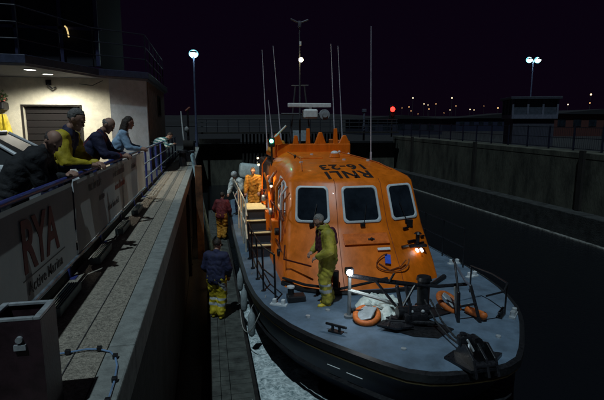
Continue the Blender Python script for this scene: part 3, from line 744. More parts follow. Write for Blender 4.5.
# mast, radar
ms = MB(); 
for dx in (-.45, .45): ms.cyl((3.3+dx, 16.6, -1.2), (3.2+dx*.35, 16.2, 1.3), .03, n=8)
ms.cyl((3.2, 16.2, -.9), (3.17, 16.1, 3.3), .035, .02, 8); ms.cyl((2.9, 16.2, 1.3), (3.5, 16.2, 1.32), .022, n=8)
ms.cyl((2.55, 16.25, .35), (4.2, 16.25, .35), .03, n=8)
mo = ms.build('mast', mat('mast_grey', (.07, .075, .085), .5), LB)
b = MB(); b.box(2.72, 4.22, 15.8, 15.95, .56, .70, bev=.02); b.build('radar_scanner', white, mo)
b = MB(); b.box(3.25, 3.75, 15.75, 16.1, .18, .5, bev=.06); b.cyl((3.5, 15.9, .5), (3.5, 15.9, .56), .06); b.build('radar_gearbox', white, mo)
b = MB(); b.cyl((3.98, 15.75, .32), (3.98, 15.85, .32), .18, n=20); b.cyl((3.98, 15.7, .32), (3.98, 15.75, .32), .1, n=16); b.build('loudhailer', mat('hailer_grey', (.3, .32, .34), .5), mo, smooth=True)
b = MB(); b.box(3.12, 3.22, 16.05, 16.15, 3.2, 3.42, bev=.02)
for a in (-1, 1): b.cap((3.17+a*.08, 16.1, 3.38), (3.17+a*.28, 16.1, 3.46), .03)
b.build('wind_instrument', mat('instrument', (.09, .09, .11), .5), mo, smooth=True)
b = MB(); b.cyl((3.18, 16.0, 2.62), (3.18, 16.0, 2.74), .04); b.build('upper_mast_fitting', white, mo)
b = MB(); b.sph((3.19, 15.95, 2.14), .075); b.build('masthead_light', emis('masthead', (1., .8, .42), 26), mo, smooth=True)
whm = mat('whip_white', (.55, .55, .62), .5)
for (xb, zb, xt, zt) in ((2.02, -.9, 1.88, 2.43), (2.5, -.6, 2.25, 2.57), (4.42, -.7, 4.24, 2.7), (4.7, -.7, 4.49, 2.64), (2.2, -.5, 2.07, .8)):
    b = MB(); b.cyl((xb, 16, zb), (xt, 16, zt), .022, .009, 8); b.cyl((xb, 16, zb), (xb+(xt-xb)*.08, 16, zb+(zt-zb)*.08), .035, n=8); b.build('whip_antenna', whm, LB, smooth=True)
b = MB(); b.cyl((4.33, 12, -1.0), (4.25, 12, 2.5), .016, .007, 8); b.cyl((4.33, 12, -1.1), (4.33, 12, -.75), .03, n=8); b.build('whip_antenna', whm, LB, smooth=True)
b = MB(); b.cyl((1.95, 14.4, -1.3), (1.95, 14.4, -.7), .035, n=8); b.box(1.86, 2.04, 14.3, 14.5, -.7, -.42, bev=.02); nl = b.build('navigation_light', blackm, LB)
b = MB(); b.sph((1.93, 14.28, -.52), .06); b.build('green_lens', emis('green_nav', (.1, 1., .55), 14), nl, smooth=True)
b = MB(); b.cyl((2.05, 14.4, -.4), (2.4, 14.35, -.05), .03, n=6); b.build('pale_horn', white, LB)
lamp('green_glow', (1.93, 14.2, -.5), .6, (.1, 1, .6), LB, .05)
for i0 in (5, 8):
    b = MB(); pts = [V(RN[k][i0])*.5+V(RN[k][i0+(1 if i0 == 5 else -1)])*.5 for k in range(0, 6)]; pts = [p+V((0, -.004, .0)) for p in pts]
    b.tube(pts, .007, 6); b.build('panel_seam', mat('dark_orange_seam', (.25, .05, .004), .6), wh)  # seam line in a darker orange
for (x, y, w_, d_) in ((2.75, 12.4, .28, .25), (3.75, 12.9, .22, .22)):
    b = MB(); z = roofz(y, x); b.box(x-w_, x+w_, y-d_, y+d_, z-.05, z+.035, bev=.02); b.build('roof_hatch', orange, wh)
for (x, y) in ((2.3, 11.5), (4.1, 11.6), (3.0, 13.4), (3.5, 11.75)):
    b = MB(); z = roofz(y, x); b.cyl((x, y, z-.02), (x, y, z+.03), .05, n=12); b.build('roof_stud', whitem, wh)
# front-face fittings
def faceP(u, z):   # point on the front central slope
    for A, B_ in zip(RN, RN[1:]):
        if A[6][2] <= z <= B_[6][2]:
            t = (z-A[6][2])/(B_[6][2]-A[6][2]); return V((WC+u, A[6][1]*(1-t)+B_[6][1]*t, z))
    return V((WC+u, 8.45, z))
def faceR(u, z):   # right angled panel, u 0..1 from inner to outer
    for A, B_ in zip(RN, RN[1:]):
        if A[8][2] <= z <= B_[8][2]:
            t = (z-A[8][2])/(B_[8][2]-A[8][2]); a = V(A[8]).lerp(V(A[9]), u); c = V(B_[8]).lerp(V(B_[9]), u); return a.lerp(c, t)
SL = Matrix.Rotation(math.radians(-48), 4, 'X')
b = MB(); p = faceP(.33, -2.62); b.box(-.14, .14, -.012, .012, -.03, .03, Matrix.Translation(p+V((0, -.03, .02))) @ SL); pl = b.build('maker_plate', white, wh)
b = MB(); p = faceP(.36, -2.8); b.box(-.06, .06, -.012, .012, -.11, .11, Matrix.Translation(p+V((0, -.03, .02))) @ SL @ Matrix.Rotation(.2, 4, 'Y')); b.build('blue_sign', mat('blue_sign', (.03, .1, .65), .5), wh)
b = MB(); c0 = faceP(.45, -2.85)
b.tube([(c0.x+(.36+.04*math.sin(a*.52))*math.cos(a*PI/12), c0.y-.05+.16*math.sin(a*PI/12)*.75, c0.z+.02+.16*math.sin(a*PI/12)) for a in range(7, 26)], .012, 6); b.tube([(c0.x-.3, c0.y-.02, c0.z), (c0.x-.1, c0.y-.14, c0.z-.12), (c0.x+.15, c0.y-.1, c0.z-.07), (c0.x+.3, c0.y-.02, c0.z+.04)], .014, 6); b.build('hatch_seal', mat('dark_orange_seal', (.2, .05, .01), .6), wh, smooth=True)
b = MB(); c0 = faceP(0, -2.42)
b.box(-.5, .5, -.012, .012, -.14, .14, Matrix.Translation(c0+V((0, -.02, .01))) @ SL, bev=.01); b.build('front_hatch', mat('deep_orange_hatch', (.72, .14, .006), .45), wh)
b = MB(); b.box(-.07, .07, -.015, .015, -.02, .02, Matrix.Translation(c0+V((.1, -.05, .0))) @ SL); b.sph(c0+V((.1, -.07, .02)), .03); b.build('hatch_catch', black, wh)
for (u, z, w_) in ((.45, -2.3, .08), (.5, -2.55, .11), (.75, -2.62, .12), (.25, -2.62, .1), (.9, -2.5, .05)):
    p = faceR(u, z); b = MB(); b.box(-w_, w_, -.02, .02, -.02, .02, Matrix.Translation(p+V((0, -.04, .02))) @ Matrix.Rotation(.42, 4, 'Z')); b.build('grab_bar', blackm, wh)
p = faceR(.55, -2.2); b = MB(); b.box(-.07, .07, -.03, .03, -.08, .08, Matrix.Translation(p+V((.05, -.03, 0)))); b.build('vent', black, wh)
p = faceR(.62, -2.62)+V((0, -.1, 0))
b = MB(); b.cyl(p, p+V((0, 0, .26)), .045, n=10); b.cyl(p+V((0, 0, .26)), p+V((0, 0, .3)), .09, .05, 10); b.box(-.2, .2, -.06, .06, -.03, .02, Matrix.Translation(p)); lf = b.build('light_bracket', blackm, wh)
for dx in (-.04, .06):
    b = MB(); b.cyl(p+V((dx, -.13, -.10)), p+V((dx, -.05, -.07)), .03, n=12); b.build('led_lamp', emis('led_white', (1, 1, 1), 4), lf)
b = MB(); b.cyl((WC-1.0, 8.62, DZ), (WC-1.0, 8.55, DZ+.75), .05, .04, 10); b.cyl((WC-1.0, 8.55, DZ+.75), (WC-1.0, 8.55, DZ+.85), .1, .1, 12); b.cyl((WC-.85, 8.5, DZ), (WC-.85, 8.5, DZ+.5), .06, n=10); b.build('mushroom_vent', black, LB, smooth=True)
b = MB(); b.tube([(1.45, 9.2, DZ+.08), (1.75, 8.7, DZ+.1), (2.2, 8.4, DZ+.09), (2.7, 8.25, DZ+.11), (3.2, 8.22, DZ+.09), (3.9, 8.28, DZ+.1), (4.5, 8.5, DZ+.08), (4.95, 8.9, DZ+.08)], .055, 8); b.tube([(1.45, 9.15, DZ+.2), (1.8, 8.6, DZ+.22), (2.4, 8.28, DZ+.2), (3.0, 8.3, DZ+.28), (3.4, 8.3, DZ+.35)], .028, 8)
b.build('bow_fender_hose', black, LB, smooth=True)
# handrails on wheelhouse side & front
b = MB()
for z in (-1.95, -2.75): b.tube([(WC-1.68, 9.75, z-.12), (WC-1.70, 10.2, z), (WC-1.70, 14, z)], .018, 6)
b.tube([(WC-1.7, 9.5, -2.55), (WC-1.78, 9.15, -2.75), (WC-1.3, 8.72, -2.8)], .018, 6)
for y in (10.3, 11.5, 12.7, 13.9): b.cyl((WC-1.55, y, -1.95), (WC-1.7, y, -1.95), .015, n=6); b.cyl((WC-1.55, y, -2.75), (WC-1.7, y, -2.75), .015, n=6); b.cyl((WC-1.7, y, -2.75), (WC-1.7, y, -1.95), .012, n=6)
b.build('side_handrail', mat('rail_dark_red', (.1, .02, .015), .4, .3), LB, smooth=True)
for y in (10.9, 12.1, 13.3):
    b = MB(); b.box(WC-1.78, WC-1.6, y, y+.32, -3.1, -2.3, bev=.03); b.build('equipment_locker', orange, LB)
for k, (y, z) in enumerate(((10.6, -2.5), (11.6, -2.2), (12.5, -2.5), (13.2, -2.1), (10.2, -2.9))):
    b = MB(); b.cyl((WC-1.66, y, z), (WC-1.76, y, z), .09, n=14); b.build('side_fitting', steel if k % 2 else blackm, LB, smooth=True)
for k, (y, z0_, z1_, m_) in enumerate(((10.05, -2.9, -1.5, orange_dk), (10.35, -3.2, -1.4, whitem), (11.05, -3.1, -1.3, orange), (11.3, -3.2, -1.5, blackm), (12.0, -3.2, -1.2, orange_dk), (12.35, -3.1, -1.3, whitem), (14.0, -3.2, -1.0, orange))):
    b = MB(); b.tube([(WC-1.62, y, z0_), (WC-1.68, y, z0_+.3), (WC-1.64, y, z1_-.2), (WC-1.5, y, z1_)], .02+.008*(k % 3), 8); b.build('side_pipe', m_, LB, smooth=True)
b = MB(); b.box(WC-1.62, WC-1.5, 12.6, 13.25, -3.2, -1.45, bev=.05); dr_ = b.build('side_door', mat('dark_door_orange', (.3, .06, .006), .5), LB)
b = MB(); b.box(WC-1.635, WC-1.622, 12.75, 13.1, -2.1, -1.65, bev=.02); b.build('door_pane', glass, dr_)
b = MB(); b.cyl((WC-1.66, 12.68, -2.5), (WC-1.66, 12.68, -2.3), .015, n=6); b.build('handle', steel, dr_)
# side deck steps, aft of the rail, lit
tread = mat('pale_yellow_tread', (.6, .5, .28), .6, var=.1)
riser = mat('dark_riser', (.03, .035, .045), .6)
stp = MB()
ST = [(11.35, -3.02), (11.75, -2.78), (12.15, -2.54), (12.55, -2.3)]
for (y, z) in ST: stp.box(.98, 1.56, y+.03, y+.43, DZ, z-.03)
so = stp.build('side_steps', riser, LB)
for k, (y, z) in enumerate(ST):
    b = MB(); b.box(.96, 1.57, y, y+(.12 if k < 3 else 1.0), z-.028, z, bev=.006); b.build('tread', tread, so)
# guard rails port/left side
rb = MB()
rpts = [(.9, 10.5), (.93, 9.7), (.97, 8.95), (1.12, 8.3)]
rail_m = blackm
for (x, y) in rpts+[(.9, 11.3)]:
    q = MB(); q.cyl((x+.05, y, DZ), (x+.03, y, DZ+.95), .02, n=8); q.cyl((x+.05, y, DZ), (x+.05, y, DZ+.04), .05, n=10); q.build('stanchion', rail_m, LB, smooth=True)
q = MB()
for z in (DZ+.95, DZ+.5): q.tube([(.93, 11.3, z), (.93, 10.5, z), (.96, 9.7, z), (1.0, 8.95, z), (1.15, 8.3, z)], .016, 6)
q.build('guard_rail', rail_m, LB, smooth=True)
for (x, y) in ((.92, 12.0), (.92, 12.9), (.92, 13.8), (.92, 14.9)):
    q = MB(); q.cyl((x, y, DZ), (x, y, DZ+1.35), .024, n=8); q.build('pale_stanchion', mat('cream_rail', (.55, .5, .4), .4), LB, smooth=True)
q = MB()
for z in (DZ+1.35, DZ+.75): q.tube([(.92, 11.6, z-.3), (.92, 12, z), (.92, 14.9, z), (.92, 18, z)], .02, 6)
q.build('boarding_rail', mat('cream_rail', (.55, .5, .4), .4), LB, smooth=True)
q = MB(); q.cyl((1.62, 11.6, -3.0), (1.5, 11.9, -1.5), .035, n=8); q.cyl((1.5, 11.9, -1.5), (1.52, 12.8, -1.35), .03, n=8); q.build('orange_grab_pole', orange, LB, smooth=True)
# right side rail (far side)
for (y) in (9.6, 10.6, 11.6, 13, 14.5, 16):
    q = MB(); q.cyl((CX+2.45, y, DZ), (CX+2.45, y, DZ+.95), .018, n=8); q.build('stanchion', rail_m, LB, smooth=True)
q = MB()
for z in (DZ+.95, DZ+.5): q.tube([(CX+2.45, 9.6, z), (CX+2.45, 16, z)], .014, 6)
q.build('guard_rail', rail_m, LB, smooth=True)
# warm working lights on the side deck
for (x, y, z, e, c_) in ((1.42, 13.3, -1.15, 60, (1, .76, .42)), (1.6, 15.2, -1.1, 40, (1, .66, .32)), (1.55, 11.6, -1.55, 12, (1, .7, .35))):
    b = MB(); b.sph((x, y, z), .035); wl = b.build('side_deck_lamp', emis('warm_bulb', (1, .8, .45), 3), LB, smooth=True)
    b = MB(); b.cyl((x, y, z+.03), (x, y, z+.09), .06, .04, 10); b.build('lamp_shade', blackm, wl)
    lamp('side_deck_glow', (x-.06, y-.05, z-.06), e, c_, LB, .04, spot=125, rot=(.15, -.12, 0))
# foredeck gear
dk = lambda y: DZ+.05+sheer(y-BY)
def rod(pts, r, name, m_=None, parent=LB):
    q = MB(); q.tube(pts, r, 8)
    for p in (pts[0], pts[-1]): q.sph(p, r*1.02, n=8)
    return q.build(name, m_ or blackm, parent, smooth=True)
LP = (2.28, 7.22)
pf = MB(); pf.cyl((2.28, 7.22, dk(7.2)-.05), (2.28, 7.22, -2.5), .03, n=10); pf.cyl((2.28, 7.22, dk(7.2)-.02), (2.28, 7.22, dk(7.2)+.03), .09, n=12)
lp = pf.build('frame_post', mat('grey_post', (.2, .22, .23), .4, .4), LB, smooth=True)
b = MB(); b.box(2.2, 2.34, 7.16, 7.28, -2.5, -2.38, bev=.02); b.build('lamp_bracket', blackm, lp)
b = MB(); b.sph((2.24, 7.1, -2.43), .052); b.build('searchlight', emis('search_white', (.9, .97, 1.), 28), lp, smooth=True)
lamp('searchlight_glow', (2.28, 7.03, -2.43), 10, (.9, .97, 1.), LB, .04)
rod([(2.28, 7.22, -2.52), (2.8, 7.15, -2.62), (3.4, 7.1, -2.72)], .042, 'frame_beam')
rod([(3.4, 7.1, -2.72), (3.8, 7.0, -2.74), (4.25, 6.9, -2.7)], .032, 'frame_beam')
rod([(2.28, 7.22, -2.78), (2.7, 7.12, -2.9), (3.15, 7.0, -3.05)], .033, 'frame_rail', mat('worn_white_rail', (.4, .43, .42), .5))
rod([(2.7, 7.16, -2.6), (3.0, 6.95, -3.0)], .025, 'frame_brace')
rod([(3.4, 7.08, -2.72), (3.05, 6.9, -3.12)], .025, 'frame_brace')
rod([(3.05, 7.02, -2.7), (3.1, 6.75, -3.3)], .034, 'frame_post')
rod([(3.25, 7.12, -2.7), (3.28, 6.85, -3.3)], .034, 'frame_post')
rod([(2.95, 7.1, -2.62), (3.02, 7.1, -2.5)], .02, 'frame_bolt')
q = MB(); q.cyl((3.6, 7.15, dk(7.1)-.06), (3.6, 7.15, dk(7.1)+.12), .16, .14, 20); q.cyl((3.6, 7.15, dk(7.1)+.12), (3.6, 7.15, -2.66), .105, .11, 20); q.cyl((3.6, 7.15, -2.66), (3.6, 7.15, -2.6), .135, .12, 20)
cpst = q.build('capstan', black, LB, smooth=True)
# windlass block between post and capstan
q = MB(); q.box(3.02, 3.42, 6.55, 6.95, dk(6.8)-.04, dk(6.8)+.22, bev=.04); q.cyl((2.95, 6.75, dk(6.8)+.2), (3.5, 6.75, dk(6.8)+.2), .09, n=16); q.cyl((3.1, 6.6, dk(6.8)+.2), (3.1, 6.6, dk(6.8)+.4), .03, n=8)
q.build('windlass', blackm, LB, smooth=False)
for k, (x, y) in enumerate(((3.15, 6.62), (3.25, 6.72), (3.33, 6.6))):
    q = MB(); q.sph((x, y, dk(6.8)+.25), .03); q.build('steel_pin', steel, LB, smooth=True)
# right frame
rod([(3.98, 6.62, dk(6.6)-.03), (3.98, 6.66, -2.75)], .03, 'frame_post')
rod([(3.98, 6.66, -2.75), (4.02, 6.9, -2.3), (4.02, 6.95, -2.28)], .02, 'frame_brace')
rod([(4.02, 6.95, -2.28), (4.2, 6.85, -2.62), (4.28, 6.8, -2.7)], .02, 'frame_brace', mat('bright_tube', (.4, .42, .5), .25, .6))
rod([(4.28, 6.8, -2.7), (4.34, 6.55, dk(6.6)-.03)], .028, 'frame_post')
rod([(4.0, 6.64, -2.98), (4.3, 6.66, -2.96)], .02, 'frame_brace')
rod([(4.06, 6.9, -2.75), (4.14, 6.95, dk(7)-.02)], .03, 'frame_brace', mat('worn_white_rail', (.4, .43, .42), .5))
# flat black patch painting the anchor's shadow on the deck
q = MB(); q.prism([(2.6, 6.75), (3.0, 6.25), (3.35, 6.1), (3.75, 6.35), (3.5, 6.8), (4.1, 7.0), (3.7, 7.35), (3.0, 7.1)], dk(6.5)+.004, dk(6.5)+.02); q.build('anchor_shadow_patch', black, LB)
# anchor lying
an = MB(); an.cap((2.75, 6.7, dk(6.7)+.09), (3.5, 6.45, dk(6.5)+.09), .03); an.prism([(2.55, 6.6), (2.8, 6.4), (3.1, 6.42), (2.85, 6.75)], dk(6.5)+.06, dk(6.5)+.09); an.prism([(2.8, 6.85), (3.1, 6.9), (3.25, 6.75), (2.95, 6.72)], dk(6.5)+.06, dk(6.5)+.09); an.cap((2.7, 6.5, dk(6.5)+.08), (2.92, 6.9, dk(6.8)+.08), .025)
an.build('anchor', blackm, LB, smooth=False)
# chains to bow
for dx in (-.035, .05):
    q = MB(); pts = [(3.55+dx*1.2+.02, 6.95, dk(7)+.3), (3.5+dx*1.2, 6.4, dk(6.4)+.14), (3.48+dx, 5.95, dk(5.9)+.08), (3.46+dx, 5.55, dk(5.5)+.12)]
    for i in range(len(pts)-1):
        a, c = V(pts[i]), V(pts[i+1]); m_ = int((c-a).length/.045)
        for k in range(m_):
            p0 = a.lerp(c, k/m_); p1 = a.lerp(c, (k+1.2)/m_); q.cyl(p0, p1, .013 if k % 2 else .017, n=6)
    q.build('anchor_chain', ropeb, LB)
# bow roller
zb = DZ+.1
q = MB()
q.prism([(3.12, 5.5), (3.2, 5.3), (3.28, 5.08), (3.68, 5.08), (3.8, 5.3), (3.98, 5.44), (3.7, 5.6), (3.35, 5.65)], zb+.03, zb+.07)
q.build('bow_plate', blackm, LB)
for x in (3.34, 3.52, 3.66):
    q = MB(); q.prism([(5.6, 0), (5.45, .2), (5.33, .24), (5.12, .12), (5.02, -.1), (5.2, -.15)], x-.02, x+.02, Matrix(((0, 0, 1, 0), (1, 0, 0, 0), (0, 1, 0, zb+.07), (0, 0, 0, 1)))); q.build('roller_cheek', blackm, LB, bev=.008)
q = MB(); q.cyl((3.33, 5.13, zb+.1), (3.67, 5.13, zb+.1), .05, n=14); q.build('roller', blackm, LB, smooth=True)
q = MB(); q.box(3.3, 3.5, 5.4, 5.54, zb+.22, zb+.38, bev=.04); q.cyl((3.55, 5.38, zb+.28), (3.55, 5.52, zb+.28), .08, n=14); q.cyl((3.38, 5.48, zb+.07), (3.38, 5.48, zb+.4), .05, n=10); q.build('bow_lamp_housing', blackm, LB, smooth=True)
q = MB(); q.cap((3.4, 5.4, zb+.33), (3.46, 5.34, zb+.2), .018); q.cap((3.4, 5.36, zb+.28), (3.36, 5.3, zb+.2), .02); q.build('shackle', steel, LB, smooth=True)
# cleats, bollards, fairleads
def cleat(x, y, ang, L=.16):
    z = dk(y)-.02; M = Matrix.Translation((x, y, z)) @ Matrix.Rotation(ang, 4, 'Z')
    q = MB(); q.cyl(M @ V((-.06, 0, 0)), M @ V((-.06, 0, .09)), .025, n=8); q.cyl(M @ V((.06, 0, 0)), M @ V((.06, 0, .09)), .025, n=8)
    q.cap(M @ V((-L, 0, .1)), M @ V((L, 0, .1)), .022); q.box(-.12, .12, -.05, .05, -.01, .012, M); q.build('cleat', blackm, LB, smooth=True)
cleat(1.91, 6.72, -.75, .17); cleat(4.85, 6.75, .75, .14)
q = MB(); z = dk(8.2)-.03
q.box(1.38, 1.72, 8.12, 8.36, z, z+.12, bev=.02); q.cyl((1.46, 8.3, z+.1), (1.46, 8.3, z+.24), .06, n=12); q.build('mooring_bitts', black, LB)
q = MB(); q.cyl((1.46, 8.3, z+.24), (1.46, 8.3, z+.27), .075, n=12); q.build('bitt_cap', whitem, LB, smooth=True)
for (x, y, a) in ((5.62, 8.9, .35), (5.1, 6.75, .8), (1.2, 8.1, -.5), (5.75, 9.9, .1)):
    M = Matrix.Translation((x, y, dk(y)-.04)) @ Matrix.Rotation(a, 4, 'Z')
    q = MB(); q.box(-.12, -.05, -.04, .04, 0, .12, M, bev=.015); q.box(.05, .12, -.04, .04, 0, .12, M, bev=.015); q.box(-.16, .16, -.05, .05, 0, .03, M); q.build('fairlead', whitem if y > 7 else steel, LB)
# deck eye plates, hatch outlines
for (x, y) in ((2.7, 5.9), (4.3, 6.0), (2.0, 7.6), (4.9, 8.0), (4.6, 7.3), (1.6, 7.4)):
    q = MB(); q.cyl((x, y, dk(y)-.04), (x, y, dk(y)+.006), .04, n=12); q.build('deck_filler', steel, LB, smooth=True)
q = MB(); M = Matrix.Translation((4.75, 7.9, dk(7.9)-.02)) @ Matrix.Rotation(.3, 4, 'Z'); q.box(-.28, .28, -.28, .28, 0, .03, M, bev=.01); q.build('deck_hatch', deckm, LB)
# red pad at right of foredeck + curved shadow rail = guard hoop
q = MB(); q.tube([(4.35, 6.45, -2.75), (4.7, 6.5, -2.72), (4.98, 6.8, -2.7), (5.02, 7.3, -2.7), (4.95, 7.9, -2.72)], .016, 6)
# (hoop kept low and dark like the photo's thin rail)
q.build('hoop_rail', blackm, LB, smooth=True)
rod([(4.98, 6.82, -2.7), (4.98, 6.82, dk(6.8)-.03)], .016, 'stanchion'); rod([(4.95, 7.88, -2.72), (4.95, 7.88, dk(7.9)-.03)], .016, 'stanchion')

# horseshoe orange pads with grey covers (loose gear on deck)
def horseshoe(x, y, z, ang, tilt, label):
    t = thing('horseshoe_float', (x, y, z), label, 'float', 'orange horseshoe floats on the foredeck')
    M = Matrix.Translation((x, y, z+.09+.1*abs(math.sin(tilt)))) @ Matrix.Rotation(ang, 4, 'Z') @ Matrix.Rotation(tilt, 4, 'X')
    pts = [M @ V((.19*math.cos(a), .19*math.sin(a)*1.1, 0)) for a in [math.radians(-60+k*300/22+0) for k in range(23)]]
    q = MB(); q.tube(pts, .05, 10); q.sph(pts[0], .05); q.sph(pts[-1], .05); q.build('ring', orange_dk, t, smooth=True)
    q = MB(); q.prism([(-.17, -.13), (.14, -.2), (.24, .02), (.1, .2), (-.12, .15)], .03, .06, M @ Matrix.Rotation(.25, 4, 'Y')); q.build('cover', mat('silver_cover', (.4, .45, .48), .35, .3), t, bev=.015)
    q = MB(); q.tube([pts[0], M @ V((.24, 0, .06)), pts[-1]], .012, 6); q.build('strap', black, t, smooth=True)
horseshoe(2.52, 7.0, dk(7.0)-.03, 2.6, -.3, 'orange horseshoe float with silver cover at foot of lamp post')
horseshoe(4.12, 7.2, dk(7.2)-.03, .6, .6, 'orange horseshoe float with silver cover inside the right hand frame')
q = MB(); q.cap((4.36, 6.95, dk(7)+.05), (4.42, 6.6, dk(6.6)+.08), .07); tag(q.build('orange_buoy', orange_dk, origin=(4.4, 6.8, dk(6.8)), smooth=True), 'small orange buoy lying beside the right hand deck frame', 'buoy')
# white crumpled canvas
q = MB(); nn = 46; gg = []
for i in range(nn+1):
    row = []
    for j in range(nn+1):
        u, v = i/nn*2-1, j/nn*2-1; r = math.hypot(u, v); edge = max(0, 1-r*(.9+.12*noise.noise(V((u*2, v*2, 9)))))
        x = 2.98+u*.46; y = 7.45+v*.62
        hgt = min(1, edge*3)*(.12+.10*noise.noise(V((x*4, y*4, 2)))+.14*abs(noise.noise(V((x*7+y*3, y*8, 5)))))
        row.append(q.bm.verts.new((x, y, dk(y)-.035+hgt if edge > 0 else dk(y)-.05)))
    gg.append(row)
for i in range(nn):
    for j in range(nn): q.bm.faces.new((gg[i][j], gg[i+1][j], gg[i+1][j+1], gg[i][j+1]))
tag(q.build('canvas_sheet', mat('white_canvas', (.6, .66, .62), .8, var=.15, scale=9, bump=.4, bscale=30), origin=(3, 7.4, dk(7.4)), smooth=True), 'crumpled white canvas lit by the deck lamp beside the capstan', 'canvas')
# white flat case on aft deck
q = MB(); M = Matrix.Translation((2.0, 19.2, -1.95)) @ Matrix.Rotation(.12, 4, 'Y'); q.box(-.75, .55, -.4, .5, -.28, .28, M, bev=.12); 
q.box(-.5, .4, -.3, .4, -1.4, -.28, M)
q.build('liferaft_case', mat('raft_case', (.5, .6, .6), .5), LB, smooth=True)
# fenders hanging between boat and pontoon
for k, (x, y, z, lab) in enumerate(((.70, 11.3, -3.9, 'white tubular fender hung farthest along the hull side'), (.70, 10.1, -3.95, 'white tubular fender hung midway between pontoon and hull'), (.76, 8.9, -4.0, 'white tubular fender nearest the camera above the foam'))):
    t = thing('boat_fender', (x, y, z-.3), lab, 'fender', 'white fenders between hull and pontoon')
    q = MB(); rr = []
    for zz, r in ((-.26, .02), (-.24, .05), (-.18, .075), (0, .082), (.18, .075), (.24, .05), (.27, .025), (.34, .018)): rr.append([(x+r*math.cos(a*PI/8), y+r*math.sin(a*PI/8), z+zz) for a in range(16)])
    q.loft(rr); q.build('cushion', mat('fender_white', (.3, .34, .35), .5, var=.2), t, smooth=True)
    q = MB(); q.cyl((x, y, z+.35), (x+.2, y, DZ+.05), .008, n=6); q.build('lanyard', rope_m, t)

# ------------------------------------------------------------------ PEOPLE
def ik(a, c, l1, l2, hint):
    a, c, hint = V(a), V(c), V(hint); d = c-a; L = min(d.length, (l1+l2)*.998); dn = d.normalized()
    x = (l1*l1-l2*l2+L*L)/(2*L); h_ = math.sqrt(max(0, l1*l1-x*x)); hp = (hint-dn*hint.dot(dn))
    hp = hp.normalized() if hp.length > 1e-4 else dn.orthogonal().normalized()
    return a+dn*x+hp*h_, a+dn*L
def remesh(mb, name, mats, root, vox, disp=0., fn=None, sm=3, dscale=.12):
    me = bpy.data.meshes.new(name); mb.bm.to_mesh(me); mb.bm.free()
    o = bpy.data.objects.new(name, me); col.objects.link(o)
    md = o.modifiers.new('r', 'REMESH'); md.mode = 'VOXEL'; md.voxel_size = vox
    md = o.modifiers.new('s', 'SMOOTH'); md.factor = .5; md.iterations = sm
    dg = bpy.context.evaluated_depsgraph_get(); m2 = bpy.data.meshes.new_from_object(o.evaluated_get(dg))
    bpy.data.objects.remove(o)
    if disp:
        sd = random.uniform(0, 50)
        nr = [v.normal.copy() for v in m2.vertices]
        for v, n_ in zip(m2.vertices, nr):
            p = v.co/dscale; v.co += n_*disp*(abs(noise.noise(V((p.x*1.2+p.z*.4, p.y*1.2, p.z*1.25+sd))))*2-.5)
    m2.materials.clear()
    for m_ in mats: m2.materials.append(m_)
    for p in m2.polygons:
        p.use_smooth = True
        if fn: p.material_index = fn(p.center)
    m2.name = name
    ob = bpy.data.objects.new(name, m2); col.objects.link(ob); ob.parent = root
    return ob
